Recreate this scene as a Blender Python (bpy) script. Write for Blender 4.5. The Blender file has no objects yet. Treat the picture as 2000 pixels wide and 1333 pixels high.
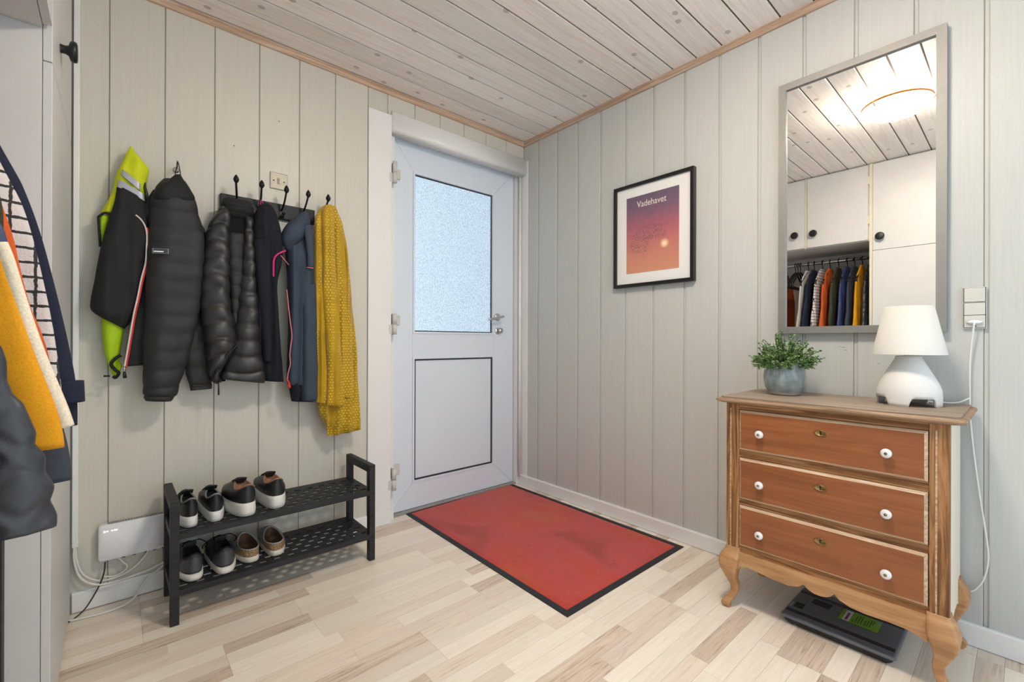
import bpy, bmesh, math, random
from mathutils import Vector, Matrix, noise
random.seed(7)
PI = math.pi
scene = bpy.context.scene
col = scene.collection

# ------------------------------------------------------------------ camera
CAM = Vector((-2.0866, -2.2536, 0.9783))
FPX, YAW, PIT, ROL = 881.0, math.radians(41.343), math.radians(0.051), math.radians(0.173)
_F = Vector((math.sin(YAW)*math.cos(PIT), math.cos(YAW)*math.cos(PIT), math.sin(PIT)))
_R = Vector((math.cos(YAW), -math.sin(YAW), 0)); _U = _R.cross(_F)
_R, _U = _R*math.cos(ROL)+_U*math.sin(ROL), _U*math.cos(ROL)-_R*math.sin(ROL)
cd = bpy.data.cameras.new('camera'); cam = bpy.data.objects.new('camera', cd); col.objects.link(cam)
cd.sensor_width = 36; cd.lens = 36*FPX/2000; cd.clip_start = 0.02; cd.clip_end = 100
cam.matrix_world = Matrix(((_R.x, _U.x, -_F.x, CAM.x), (_R.y, _U.y, -_F.y, CAM.y), (_R.z, _U.z, -_F.z, CAM.z), (0, 0, 0, 1)))
scene.camera = cam

# ------------------------------------------------------------------ light and exposure
w = bpy.data.worlds.new('World'); scene.world = w; w.use_nodes = True
bgn = w.node_tree.nodes['Background']
bgn.inputs[0].default_value = (0.70, 0.86, 1.0, 1); bgn.inputs[1].default_value = 1.0
scene.view_settings.view_transform = 'Standard'; scene.view_settings.look = 'None'
scene.view_settings.gamma = 1; scene.view_settings.use_curve_mapping = False
scene.view_settings.exposure = 0.55
# unseen area light added behind the camera as extra fill for the hall
al = bpy.data.lights.new('rear_fill_light', 'AREA'); al.shape = 'RECTANGLE'; al.size = 2.6; al.size_y = 2.1
al.energy = 8; al.color = (1.0, 0.98, 0.96)
alo = bpy.data.objects.new('rear_fill_light', al); col.objects.link(alo)
alo.location = (-1.1, -4.6, 1.2); alo.rotation_euler = (math.radians(90), 0, 0)

# ------------------------------------------------------------------ pixel helpers
def ray(px, py): return _F + _R*((px-1000)/FPX) - _U*((py-666.5)/FPX)
def atY(px, py, y): d = ray(px, py); return CAM + d*((y-CAM.y)/d.y)
def atX(px, py, x): d = ray(px, py); return CAM + d*((x-CAM.x)/d.x)
def atZ(px, py, z): d = ray(px, py); return CAM + d*((z-CAM.z)/d.z)

# ------------------------------------------------------------------ mesh helpers
def V(*a): return Vector(a)
class MB:
    def __init__(s): s.v = []; s.f = []; s.sm = []
    def add(s, vs, fs, smooth=False):
        o = len(s.v); s.v += [tuple(p) for p in vs]; s.f += [tuple(i+o for i in f) for f in fs]; s.sm += [smooth]*len(fs); return s
    def box(s, lo, hi, b=0.0, m=None):
        lo = Vector((min(lo[0], hi[0]), min(lo[1], hi[1]), min(lo[2], hi[2]))) if True else lo
        hi2 = Vector((max(lo[0], hi[0]), max(lo[1], hi[1]), max(lo[2], hi[2]))); hi = hi2
        if b <= 0:
            vs = [(x, y, z) for x in (lo[0], hi[0]) for y in (lo[1], hi[1]) for z in (lo[2], hi[2])]
            fs = [(0, 1, 3, 2), (4, 6, 7, 5), (0, 4, 5, 1), (2, 3, 7, 6), (0, 2, 6, 4), (1, 5, 7, 3)]
        else:
            bm = bmesh.new(); bmesh.ops.create_cube(bm, size=1)
            for v in bm.verts: v.co = Vector([(lo[i]+hi[i])/2 + v.co[i]*(hi[i]-lo[i]) for i in range(3)])
            bmesh.ops.bevel(bm, geom=bm.edges[:], offset=b, segments=2, profile=.6, affect='EDGES')
            bm.verts.index_update(); vs = [v.co.copy() for v in bm.verts]; fs = [[v.index for v in f.verts] for f in bm.faces]; bm.free()
        if m: vs = [m @ Vector(p) for p in vs]
        return s.add(vs, fs)
    def rings(s, rs, cap=True, smooth=True, closed=True, loop=False):
        n = len(rs[0]); vs = [p for r in rs for p in r]; fs = []
        K = len(rs)
        for k in range(K if loop else K-1):
            k2 = (k+1) % K
            for i in range(n if closed else n-1):
                j = (i+1) % n
                fs.append((k*n+i, k*n+j, k2*n+j, k2*n+i))
        if cap and closed and not loop:
            fs.append(tuple(range(n-1, -1, -1))); fs.append(tuple((K-1)*n+i for i in range(n)))
        return s.add(vs, fs, smooth)
    def tube(s, pts, r, n=8, cap=True):
        pts = [Vector(p) for p in pts]; rs = []; up = None
        for i, p in enumerate(pts):
            t = (pts[min(i+1, len(pts)-1)]-pts[max(i-1, 0)]).normalized()
            if up is None:
                up = Vector((0, 0, 1)) if abs(t.z) < .9 else Vector((1, 0, 0))
            a = t.cross(up)
            if a.length < 1e-5: a = t.cross(Vector((.3, 1, .2)))
            a.normalize(); b = a.cross(t).normalized(); up = b
            rr = r[i] if isinstance(r, (list, tuple)) else r
            rs.append([p + a*math.cos(2*PI*k/n)*rr + b*math.sin(2*PI*k/n)*rr for k in range(n)])
        return s.rings(rs, cap)
    def lathe(s, prof, c, n=32, axis='Z', cap=False, smooth=True):
        rs = []
        for r, h in prof:
            ring = []
            for k in range(n):
                a = 2*PI*k/n; ca, sa = math.cos(a)*r, math.sin(a)*r
                ring.append(Vector(c) + (V(ca, sa, h) if axis == 'Z' else V(h, ca, sa) if axis == 'X' else V(ca, h, -sa)))
            rs.append(ring)
        return s.rings(rs, cap, smooth)
    def prism(s, poly, axis, a, b, smooth=False):
        # poly of 2D points in the two remaining axes (in xyz order), extruded from a to b
        def mk(p, h): return V(h, p[0], p[1]) if axis == 'X' else V(p[0], h, p[1]) if axis == 'Y' else V(p[0], p[1], h)
        n = len(poly); vs = [mk(p, a) for p in poly] + [mk(p, b) for p in poly]
        fs = [(i, (i+1) % n, n+(i+1) % n, n+i) for i in range(n)] + [tuple(range(n-1, -1, -1)), tuple(range(n, 2*n))]
        return s.add(vs, fs, smooth)
    def xform(s, m): s.v = [tuple(m @ Vector(p)) for p in s.v]; return s
    def mesh(s, name, m, off=V(0, 0, 0)):
        me = bpy.data.meshes.new(name); me.from_pydata([(p[0]-off[0], p[1]-off[1], p[2]-off[2]) for p in s.v], [], s.f)
        me.polygons.foreach_set('use_smooth', s.sm)
        if m: me.materials.append(m)
        bm = bmesh.new(); bm.from_mesh(me); bmesh.ops.recalc_face_normals(bm, faces=bm.faces); bm.to_mesh(me); bm.free()
        me.update(); return me
    def build(s, name, m, parent=None, off=None):
        """mesh in world coordinates -> object; children keep world place (parents are unrotated)"""
        o0 = worldloc(parent) if parent else V(0, 0, 0)
        loc = V(0, 0, 0)
        if parent is None:
            if off is None:
                xs = [p[0] for p in s.v]; ys = [p[1] for p in s.v]; zs = [p[2] for p in s.v]
                off = V((min(xs)+max(xs))/2, (min(ys)+max(ys))/2, min(zs))
            o0 = off; loc = off
        o = bpy.data.objects.new(name, s.mesh(name, m, o0)); col.objects.link(o)
        o.location = loc
        if parent: o.parent = parent
        return o
def worldloc(o):
    l = V(0, 0, 0)
    while o: l = l + o.location; o = o.parent
    return l
def place(me, name, loc, parent=None):
    o = bpy.data.objects.new(name, me); col.objects.link(o); o.parent = parent
    o.location = Vector(loc) - (worldloc(parent) if parent else V(0, 0, 0)); return o
def tag(o, label, cat, group=None):
    o['label'] = label; o['category'] = cat
    if group: o['group'] = group
    return o
def struct(o, label=None):
    o['kind'] = 'structure'
    if label: o['label'] = label
    return o
def thing(name, label, cat, loc, group=None):
    o = bpy.data.objects.new(name, None); col.objects.link(o); o.location = loc; o.empty_display_size = .05
    if label: tag(o, label, cat, group)
    return o
def wrap(name, mb, m, parent=None): return mb.build(name, m, parent)
def lerp(a, b, t): return a+(b-a)*t
def smooth_path(pts, k=8):
    P = [Vector(p) for p in pts]; out = []
    for i in range(len(P)-1):
        p0 = P[max(i-1, 0)]; p1 = P[i]; p2 = P[i+1]; p3 = P[min(i+2, len(P)-1)]
        for j in range(k):
            t = j/k
            out.append(.5*((2*p1)+(p2-p0)*t+(2*p0-5*p1+4*p2-p3)*t*t+(3*p1-p0-3*p2+p3)*t**3))
    return out+[P[-1]]

# ------------------------------------------------------------------ materials
def srgb(r, g, b):
    f = lambda c: (c/255/12.92) if c/255 <= .04045 else ((c/255+.055)/1.055)**2.4
    return (f(r), f(g), f(b), 1)
class NT:
    def __init__(s, name):
        s.m = bpy.data.materials.new(name); s.m.use_nodes = True; s.t = s.m.node_tree; s.b = s.t.nodes['Principled BSDF']; s.out = s.t.nodes['Material Output']
    def n(s, t, **kw):
        x = s.t.nodes.new(t)
        for k, v in kw.items(): setattr(x, k, v)
        return x
    def l(s, a, b): s.t.links.new(a, b)
    def coord(s, scale=(1, 1, 1), rnd=0.0, kind='Object', rot=(0, 0, 0)):
        tc = s.n('ShaderNodeTexCoord'); mp = s.n('ShaderNodeMapping'); mp.inputs['Scale'].default_value = scale; mp.inputs['Rotation'].default_value = rot
        s.l(tc.outputs[kind], mp.inputs['Vector'])
        if rnd:
            oi = s.n('ShaderNodeObjectInfo'); mu = s.n('ShaderNodeMath', operation='MULTIPLY'); mu.inputs[1].default_value = rnd
            s.l(oi.outputs['Random'], mu.inputs[0]); cx = s.n('ShaderNodeCombineXYZ')
            for i in range(3): s.l(mu.outputs[0], cx.inputs[i])
            s.l(cx.outputs[0], mp.inputs['Location'])
        return mp.outputs[0]
    def noise(s, vec, scale=5, detail=4, rough=.55, dist=0):
        x = s.n('ShaderNodeTexNoise'); x.inputs['Scale'].default_value = scale; x.inputs['Detail'].default_value = detail
        x.inputs['Roughness'].default_value = rough; x.inputs['Distortion'].default_value = dist; s.l(vec, x.inputs['Vector']); return x.outputs['Fac']
    def ramp(s, fac, stops, interp='LINEAR'):
        x = s.n('ShaderNodeValToRGB'); x.color_ramp.interpolation = interp; e = x.color_ramp.elements
        while len(e) < len(stops): e.new(.5)
        for q, (p, c) in zip(e, stops): q.position = p; q.color = c
        s.l(fac, x.inputs['Fac']); return x.outputs['Color']
    def mix(s, a, b, fac, mode='MIX'):
        x = s.n('ShaderNodeMix', data_type='RGBA', blend_type=mode)
        for sk, val in ((0, fac), (6, a), (7, b)):
            if hasattr(val, 'links'): s.l(val, x.inputs[sk])
            else: x.inputs[sk].default_value = val
        return x.outputs[2]
    def math(s, op, a, b=None, c=None):
        x = s.n('ShaderNodeMath', operation=op)
        for i, val in enumerate((a, b, c)):
            if val is None: continue
            if hasattr(val, 'links'): s.l(val, x.inputs[i])
            else: x.inputs[i].default_value = val
        return x.outputs[0]
    def bump(s, h, strength=.2, dist=.001):
        x = s.n('ShaderNodeBump'); x.inputs['Strength'].default_value = strength; x.inputs['Distance'].default_value = dist
        s.l(h, x.inputs['Height']); s.l(x.outputs[0], s.b.inputs['Normal']); return x
    def set(s, color=None, rough=None, metal=None, spec=None, **kw):
        for k, v in (('Base Color', color), ('Roughness', rough), ('Metallic', metal), ('Specular IOR Level', spec)):
            if v is None: continue
            if hasattr(v, 'links'): s.l(v, s.b.inputs[k])
            else: s.b.inputs[k].default_value = v
        for k, v in kw.items(): s.b.inputs[k.replace('_', ' ')].default_value = v
        return s.m
def plain(name, rgb, rough=.5, metal=0, spec=.5, nz=.06, scale=30, bump=0.0, **kw):
    t = NT(name); c = srgb(*rgb); v = t.coord(); f = t.noise(v, scale, 3)
    d = tuple(x*(1-nz) for x in c[:3])+(1,); e = tuple(min(1, x*(1+nz)) for x in c[:3])+(1,)
    t.set(t.ramp(f, [(.3, d), (.7, e)]), rough, metal, spec, **kw)
    if bump: t.bump(f, bump)
    return t.m
def fabric(name, rgb, rough=.85, weave=900, nz=.15, bump=.3, sheen=.0, spec=.3):
    t = NT(name); c = srgb(*rgb); v = t.coord()
    big = t.noise(v, 14, 4); fine = t.noise(v, weave, 2)
    d = tuple(x*(1-nz) for x in c[:3])+(1,); e = tuple(min(1, x*(1+nz)) for x in c[:3])+(1,)
    colr = t.mix(t.ramp(big, [(.3, d), (.7, e)]), t.ramp(fine, [(.3, (.75, .75, .75, 1)), (.7, (1.1, 1.1, 1.1, 1))]), .6, 'MULTIPLY')
    t.set(colr, rough, 0, spec); t.bump(t.math('ADD', t.math('MULTIPLY', fine, .3), big), bump, .004)
    if sheen: t.b.inputs['Sheen Weight'].default_value = sheen
    return t.m
def wood(name, stops, axis='Z', stretch=18, scale=3.0, rnd=40, rough=.5, bump=.15, var=.12, rings=0.0, spec=.4):
    t = NT(name); sc = [stretch]*3; sc['XYZ'.index(axis)] = 1.0
    v = t.coord(tuple(sc), rnd); f = t.noise(v, scale, 6, .62, 1.2)
    if rings:
        wv = t.n('ShaderNodeTexWave', wave_type='BANDS', bands_direction={'X': 'Y', 'Y': 'X', 'Z': 'Y'}[axis]); t.l(v, wv.inputs['Vector'])
        wv.inputs['Scale'].default_value = rings; wv.inputs['Distortion'].default_value = 9; wv.inputs['Detail'].default_value = 3; wv.inputs['Detail Scale'].default_value = .6
        f = t.math('ADD', t.math('MULTIPLY', f, .5), t.math('MULTIPLY', wv.outputs['Fac'], .5))
    c = t.ramp(f, stops)
    oi = t.n('ShaderNodeObjectInfo'); k = t.math('MULTIPLY_ADD', oi.outputs['Random'], 2*var, 1-var)
    hs = t.n('ShaderNodeHueSaturation'); t.l(c, hs.inputs['Color']); t.l(k, hs.inputs['Value'])
    t.set(hs.outputs[0], rough, 0, spec); t.bump(f, bump, .0015); return t.m
M = {}
def S(*a): return srgb(*a)
# walls: pale lye-coloured boards with fine vertical grain
def wallmat(name, a, b):
    t = NT(name); v = t.coord((60, 60, 1.2), 50); f = t.noise(v, 3.2, 5, .6, .6)
    v2 = t.coord((200, 200, 2.5), 30); g = t.noise(v2, 3, 3, .5)
    c = t.mix(t.ramp(f, [(.3, a), (.62, b)]), t.ramp(g, [(.3, (.965, .962, .95, 1)), (.6, (1, 1, 1, 1))]), 1.0, 'MULTIPLY')
    oi = t.n('ShaderNodeObjectInfo'); k = t.math('MULTIPLY_ADD', oi.outputs['Random'], .05, .975)
    hs = t.n('ShaderNodeHueSaturation'); t.l(c, hs.inputs['Color']); t.l(k, hs.inputs['Value'])
    t.set(hs.outputs[0], .42, 0, .45); t.bump(g, .12, .0008); return t.m
M['board_left'] = wallmat('painted_board_cream', S(204, 200, 188), S(209, 205, 193))
M['board_right'] = wallmat('painted_board_white', S(191, 193, 190), S(197, 198, 194))
M['groove'] = plain('groove_paint', (172, 164, 144), .7)
M['white_paint'] = plain('white_gloss_paint', (232, 231, 229), .35, nz=.02, scale=6)
M['white_door'] = plain('white_door_plastic', (220, 229, 239), .32, nz=.015, scale=4)
M['cab_white'] = plain('cabinet_white_lacquer', (214, 213, 211), .42, nz=.03, scale=5)
M['cab_edge'] = plain('cabinet_cream_edge', (226, 218, 196), .5, nz=.03, scale=9)
M['gasket'] = plain('black_rubber_gasket', (38, 40, 52), .6)
# ceiling boards: lye treated pine with knots
t = NT('lyed_pine_ceiling'); v = t.coord((1.0, 22, 22), 60); f = t.noise(v, 3, 6, .62, 1.0)
c = t.ramp(f, [(.22, S(216, 200, 189)), (.5, S(235, 227, 220)), (.78, S(243, 238, 233))])
vk = t.coord((6, 7.5, 7), 90); vo = t.n('ShaderNodeTexVoronoi', voronoi_dimensions='2D'); t.l(vk, vo.inputs['Vector']); vo.inputs['Scale'].default_value = 1.0
dv = vo.outputs['Distance']; sel = t.math('GREATER_THAN', t.math('FRACT', t.math('MULTIPLY', vo.outputs['Color'], 1.0)), .66)
km = t.ramp(dv, [(.0, (.55, .52, .5, 1)), (.055, (.72, .68, .64, 1)), (.07, (.45, .42, .40, 1)), (.09, (1, 1, 1, 1))])
c = t.mix(c, t.mix(c, km, 1.0, 'MULTIPLY'), sel)
oi = t.n('ShaderNodeObjectInfo'); kk = t.math('MULTIPLY_ADD', oi.outputs['Random'], .16, .92); hs = t.n('ShaderNodeHueSaturation'); t.l(c, hs.inputs['Color']); t.l(kk, hs.inputs['Value'])
t.set(hs.outputs[0], .38, 0, .5); t.bump(f, .12, .001); M['ceiling'] = t.m
M['pine_trim'] = wood('pine_cornice', [(.3, S(166, 132, 108)), (.55, S(194, 166, 144)), (.8, S(212, 192, 172))], 'X', 20, 3)
M['pine_trim_y'] = wood('pine_cornice_y', [(.3, S(166, 132, 108)), (.55, S(194, 166, 144)), (.8, S(212, 192, 172))], 'Y', 20, 3)
# floor staves
t = NT('beech_laminate_stave'); v = t.coord((1.4, 26, 26), 80); f = t.noise(v, 2.6, 6, .6, 1.5)
oi = t.n('ShaderNodeObjectInfo'); r = oi.outputs['Random']
pale = t.ramp(f, [(.3, S(232, 219, 202)), (.6, S(241, 231, 217))]); mid = t.ramp(f, [(.3, S(208, 189, 170)), (.42, S(225, 209, 193)), (.7, S(234, 221, 206))])
dark = t.ramp(f, [(.34, S(172, 149, 130)), (.42, S(206, 187, 169)), (.62, S(221, 204, 187))])
c = t.mix(pale, mid, t.math('GREATER_THAN', r, .5)); c = t.mix(c, dark, t.math('GREATER_THAN', r, .76))
hs = t.n('ShaderNodeHueSaturation'); t.l(c, hs.inputs['Color']); t.l(t.math('MULTIPLY_ADD', t.math('FRACT', t.math('MULTIPLY', r, 17.3)), .12, .94), hs.inputs['Value'])
t.set(hs.outputs[0], .34, 0, .5); t.bump(f, .04, .0006); M['stave'] = t.m
M['floor_base'] = plain('floor_joint', (150, 118, 84), .7)
# fabrics and small materials
M['black_wood'] = wood('black_stained_wood', [(.3, S(22, 22, 24)), (.7, S(44, 44, 47))], 'X', 14, 5, rough=.55, var=.08)
M['black_metal'] = plain('black_metal', (30, 30, 32), .42, 0.6)
M['chrome'] = plain('chrome', (205, 205, 208), .14, 1.0, nz=.02)
M['brushed'] = plain('brushed_steel', (150, 146, 134), .5, .8, nz=.05, scale=60)
M['alu'] = plain('brushed_aluminium', (150, 149, 146), .6, .85, nz=.04, scale=50)
M['brass'] = plain('aged_brass', (150, 124, 78), .35, 1.0, nz=.2, scale=120)
M['black_plastic'] = plain('black_plastic', (22, 22, 24), .4)
M['white_plastic'] = plain('white_plastic', (232, 232, 234), .35, nz=.015)
M['grey_plastic'] = plain('light_grey_plastic', (205, 203, 196), .4, nz=.02)
M['cable_white'] = plain('white_cable', (222, 220, 214), .5, nz=.03)
t = NT('mirror_glass'); t.set(t.ramp(t.noise(t.coord(), 2), [(0, (.90, .91, .90, 1)), (1, (.92, .93, .92, 1))]), .004, 1.0); M['mirror'] = t.m
t = NT('frosted_pane'); v = t.coord((1, 1, 1)); a = t.noise(t.coord((260, 1, 60)), 1.0, 3, .6); b = t.noise(t.coord((60, 1, 260)), 1.0, 3, .6)
pc = t.ramp(t.math('MULTIPLY', a, b), [(.16, (.80, .86, .92, 1)), (.24, (1, 1, 1, 1))]); t.set(pc, .22, 0, .5, Transmission_Weight=1.0, IOR=1.25); t.bump(t.math('MAXIMUM', a, b), 1.0, .02); M['frost'] = t.m

# ================================================================== STRUCTURE
CEIL = 2.325; XL = -2.80; YB = -3.3; YD = .13
# ---- wall with the door (wall_left)
mb = MB()
mb.box((XL, .006, -.02), (-.985, YD, CEIL)); mb.box((-.985, .006, 2.175), (0.02, YD, CEIL))
wl = struct(mb.build('wall_left', M['groove'], None), 'cream boarded wall with the entrance door and coat rack')
def board_x(x0, x1, z0, z1, name='board'):
    w_ = x1-x0; p = [(.0, .0065), (.0, .002), (.0018, 0), (w_-.0045, 0), (w_-.0025, .002), (w_-.0025, .0065)]
    m_ = MB().prism([(a, b) for a, b in p], 'Z', 0, z1-z0)
    return place(m_.mesh('board', M['board_left']), name, (x0, 0, z0), wl)
seams = [-2.2705, -2.104, -1.939, -1.773, -1.605, -1.437, -1.270, -1.1015]
for a, b in zip(seams, seams[1:]): board_x(a, b, 0, CEIL)
board_x(-1.1015, -.993, 0, CEIL)
up = [-.993, -.83, -.664, -.495, -.326, -.158, 0]
for a, b in zip(up, up[1:]): board_x(a, b, 2.155, CEIL)
# ---- wall with the mirror (wall_right)
mb = MB().box((.006, YB, -.02), (.05, YD, CEIL))
wr = struct(mb.build('wall_right', M['groove'], None), 'pale boarded wall with mirror and poster')
def rboard(w_, h):
    # y runs from 0 down to -w_; narrow sunk tongue along the far edge
    p = [(.0065, 0), (.0044, 0), (.0044, -.0085), (.0008, -.0105), (0, -.013), (0, -w_+.0045), (.0015, -w_+.003), (.0065, -w_+.003)]
    return MB().prism(p, 'Z', 0, h).mesh('board', M['board_right'])
full = rboard(.1695, CEIL)
ys = [YD, -.135]+[-.135-.1695*i for i in range(1, 20)]
place(rboard(YD+.135, CEIL), 'board', (0, YD, 0), wr)
for y in ys[1:]:
    if y-.1695 < YB-.1: break
    place(full, 'board', (0, y, 0), wr)
# ---- ceiling
mb = MB().box((XL, YB, CEIL+.006), (.05, YD, CEIL+.04))
ce = struct(mb.build('ceiling', plain('ceiling_groove', (96, 78, 62), .7), None, V(0, 0, CEIL)), 'whitewashed pine board ceiling')
L_ = -XL+.02
p = [(0, .0065), (0, .002), (-.002, 0), (-.1118, 0), (-.1135, .002), (-.1135, .0065)]
cbm = MB().prism([(a, b) for a, b in p], 'X', 0, L_).mesh('ceiling_board', M['ceiling'])
y = .094
while y > YB:
    place(cbm, 'ceiling_board', (XL, y, CEIL), ce); y -= .12
# cornices
def cornice(name, axis):
    pr = [(0, CEIL), (-.022, CEIL), (-.022, CEIL-.006), (-.016, CEIL-.01), (-.016, CEIL-.018), (-.009, CEIL-.027), (0, CEIL-.027)]
    mb_ = MB()
    if axis == 'X': mb_.prism(pr, 'X', -2.2, 0)
    else: mb_.prism(pr, 'Y', YB, 0)
    return mb_
struct(cornice('', 'X').build('trim_1', M['pine_trim'], None), 'pine cornice over the door wall')
struct(cornice('', 'Y').build('trim_2', M['pine_trim_y'], None), 'pine cornice over the mirror wall')
# ---- floor: laminate planks printed as staves
mb = MB().box((XL, YB, -.03), (.05, YD+.1, -.0035))
fl = struct(mb.build('floor', M['floor_base'], None, V(0, 0, 0)), 'pale beech laminate floor')
SW = .17815/3; PW = 3*SW; PL = 1.245
stm = {}
def stave_mesh(L):
    k = round(L, 4)
    if k not in stm:
        m_ = MB().box((.0003, .0003, -.0025), (k-.0003, SW-.0003, 0)); stm[k] = m_.mesh('stave', M['stave'])
    return stm[k]
plm = {}
rng = random.Random(3)
row = 0; y = .16
while y > YB:
    y0 = y-PW; x = .03 - rng.choice([.1, .35, .55, .8, 1.05])
    x1s = [.03]+[x]
    while x > XL: x -= PL; x1s.append(x)
    for a, b in zip(x1s, x1s[1:]):
        b = max(b, XL)
        if a-b < .02: continue
        k = round(a-b, 4)
        if k not in plm: plm[k] = MB().box((.0006, .0006, -.0035), (k-.0006, PW-.0006, -.0022)).mesh('laminate_plank', M['stave'])
        pk = place(plm[k], 'laminate_plank', (b, y0, 0), fl)
        if y0 < -2.35 or a < -2.25:
            pk.location.z = .0022; continue
        for s_ in range(3):
            xs = a
            while xs > b+.001:
                L = rng.choice([.26, .32, .38, .44, .5, .56])
                if xs-L < b+.12: L = xs-b
                xs -= L
                place(stave_mesh(L), 'stave', (xs, y0+s_*SW, 0), pk)
    y -= PW; row += 1
# ---- skirting
def base_profile(): return [(0, 0.002), (-.012, .002), (-.012, .066), (-.009, .072), (0, .072)]
struct(MB().prism(base_profile(), 'Y', YB, .045).build('baseboard_right', M['white_paint'], None), 'white skirting under the mirror wall')
struct(MB().prism(base_profile(), 'X', -2.2, -.972).build('baseboard_left', M['white_paint'], None), 'white skirting behind the shoe rack')
# ---- door casing
struct(MB().box((-1.104, -.011, .07), (-.976, .0, 2.19), .0015).build('trim_3', M['white_paint'], None), 'wide flat white casing left of the door')
pr = [(.0, 2.215), (-.016, 2.212), (-.022, 2.205), (-.03, 2.15), (-.034, 2.125), (-.03, 2.107), (-.02, 2.1), (.03, 2.1), (.03, 2.215)]
struct(MB().prism(pr, 'X', -.976, -.0, True).build('trim_4', M['white_paint'], None), 'rounded white board over the door')
struct(MB().box((-.005, -.041, .07), (0, .04, 2.195)).build('trim_5', M['white_paint'], None), 'white corner strip beside the door')
pipe = MB().tube([(-.017, .02, .06), (-.017, .02, 1.0), (-.017, .02, 2.1)], .009, 10)
struct(pipe.build('trim_6', M['white_paint'], None), 'thin painted moulding in the corner by the door')
# ---- door frame and door
frm = MB(); frm.box((-.985, .03, 0), (-.938, YD, 2.175)); frm.box((-.938, .03, 2.142), (0, YD, 2.175)); frm.box((-.02, .045, 0), (0, YD, 2.142))
struct(frm.build('trim_7', M['white_paint'], None), 'white door frame set into the wall')
struct(MB().box((-.985, .05, -.002), (0, .3, .011)).build('trim_8', plain('threshold_grey', (150, 148, 146), .5), None), 'door threshold')
YF = .08; DT = .045
door = thing('door_1', None, None, (-.48, YF, 0)); door['kind'] = 'structure'; door['label'] = 'white half-glazed entrance door'
DX0, DX1, DZ0, DZ1 = -.93, -.027, .014, 2.137
GX0, GX1, GZ0, GZ1 = -.790, -.208, 1.022, 1.952
PX0, PX1, PZ0, PZ1 = -.783, -.200, .166, .886
g = .0008
def member(name, poly): return MB().prism(poly, 'Y', YF, YF+DT).build(name, M['white_door'], door)
ix0, ix1, iz0, iz1 = DX0+.132, DX1-.168, DZ0+.146, DZ1-.178
member('door_stile', [(DX0, DZ0+g), (ix0-g, iz0+g), (ix0-g, iz1-g), (DX0, DZ1-g)])
member('door_stile', [(DX1, DZ0+g), (DX1, DZ1-g), (ix1+g, iz1-g), (ix1+g, iz0+g)])
member('door_rail', [(DX0+g, DZ1), (DX1-g, DZ1), (ix1, iz1), (ix0, iz1)])
member('door_rail', [(DX0+g, DZ0), (ix0, iz0), (ix1, iz0), (DX1-g, DZ0)])
member('door_rail', [(ix0, .886), (ix1, .886), (ix1, 1.022), (ix0, 1.022)])
def bead(x0, x1, z0, z1, wd, y0, y1, name, m):
    b = MB()
    b.box((x0, y0, z0), (x0+wd, y1, z1)); b.box((x1-wd, y0, z0), (x1, y1, z1)); b.box((x0+wd, y0, z0), (x1-wd, y1, z0+wd)); b.box((x0+wd, y0, z1-wd), (x1-wd, y1, z1))
    return b.build(name, m, door)
bead(ix0, ix1, 1.022, iz1, .012, YF-.004, YF+.012, 'glazing_bead', M['white_door'])
bead(ix0, ix1, iz0, .886, .012, YF-.004, YF+.012, 'glazing_bead', M['white_door'])
bead(ix0+.012, ix1-.012, 1.034, iz1-.012, .006, YF+.010, YF+.016, 'gasket', M['gasket'])
bead(ix0+.012, ix1-.012, iz0+.012, .874, .009, YF+.001, YF+.012, 'gasket', M['gasket'])
MB().box((ix0+.010, YF+.014, 1.03), (ix1-.010, YF+.02, iz1-.010)).build('glass_pane', M['frost'], door)
MB().box((ix0+.021, YF+.006, iz0+.021), (ix1-.021, YF+.02, .865)).build('door_panel', M['white_door'], door)
# lever handle, lock, hinges
hx, hz = -.166, 1.14
hd = MB().lathe([(.0, -.009), (.022, -.009), (.025, -.006), (.025, 0), (0, 0)], (hx, YF, hz), 24, 'Y')
hobj = hd.build('door_handle', M['chrome'], door)
lv = MB().tube(smooth_path([(hx, YF-.004, hz), (hx, YF-.045, hz), (hx+.006, YF-.056, hz+.002), (hx-.015, YF-.06, hz-.002), (hx-.06, YF-.058, hz-.012), (hx-.115, YF-.056, hz-.02)], 5),
               [.009]*11+[.0085]*15, 10)
lv.build('lever', M['chrome'], hobj)
lk = MB().lathe([(0, -.005), (.021, -.005), (.023, 0), (0, 0)], (hx+.004, YF, 1.047), 24, 'Y').build('door_lock', M['chrome'], door)
MB().lathe([(0, -.03), (.017, -.028), (.018, -.012), (.008, -.005), (.0, -.004)], (hx+.012, YF, 1.05), 20, 'Y').build('thumb_turn', M['chrome'], lk)
for z in (1.885, 1.068, .232):
    hg = MB(); cx_, cy_ = -.960, -.016
    hg.lathe([(0, .002), (.0125, .002), (.0125, .058), (0, .058)], (cx_, cy_, z), 18); hg.lathe([(0, -.055), (.0125, -.055), (.0125, -.001), (0, -.001)], (cx_, cy_, z), 18)
    ho = hg.build('hinge', M['grey_plastic'], door)
    MB().box((cx_-.004, cy_, z+.002), (cx_+.006, YF, z+.056)).box((cx_, YF-.012, z+.002), (cx_+.078, YF, z+.056), .002).box((cx_-.03, -.012, z-.053), (cx_, cy_+.012, z-.003), .002).build('hinge_leaf', M['grey_plastic'], ho)

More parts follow.
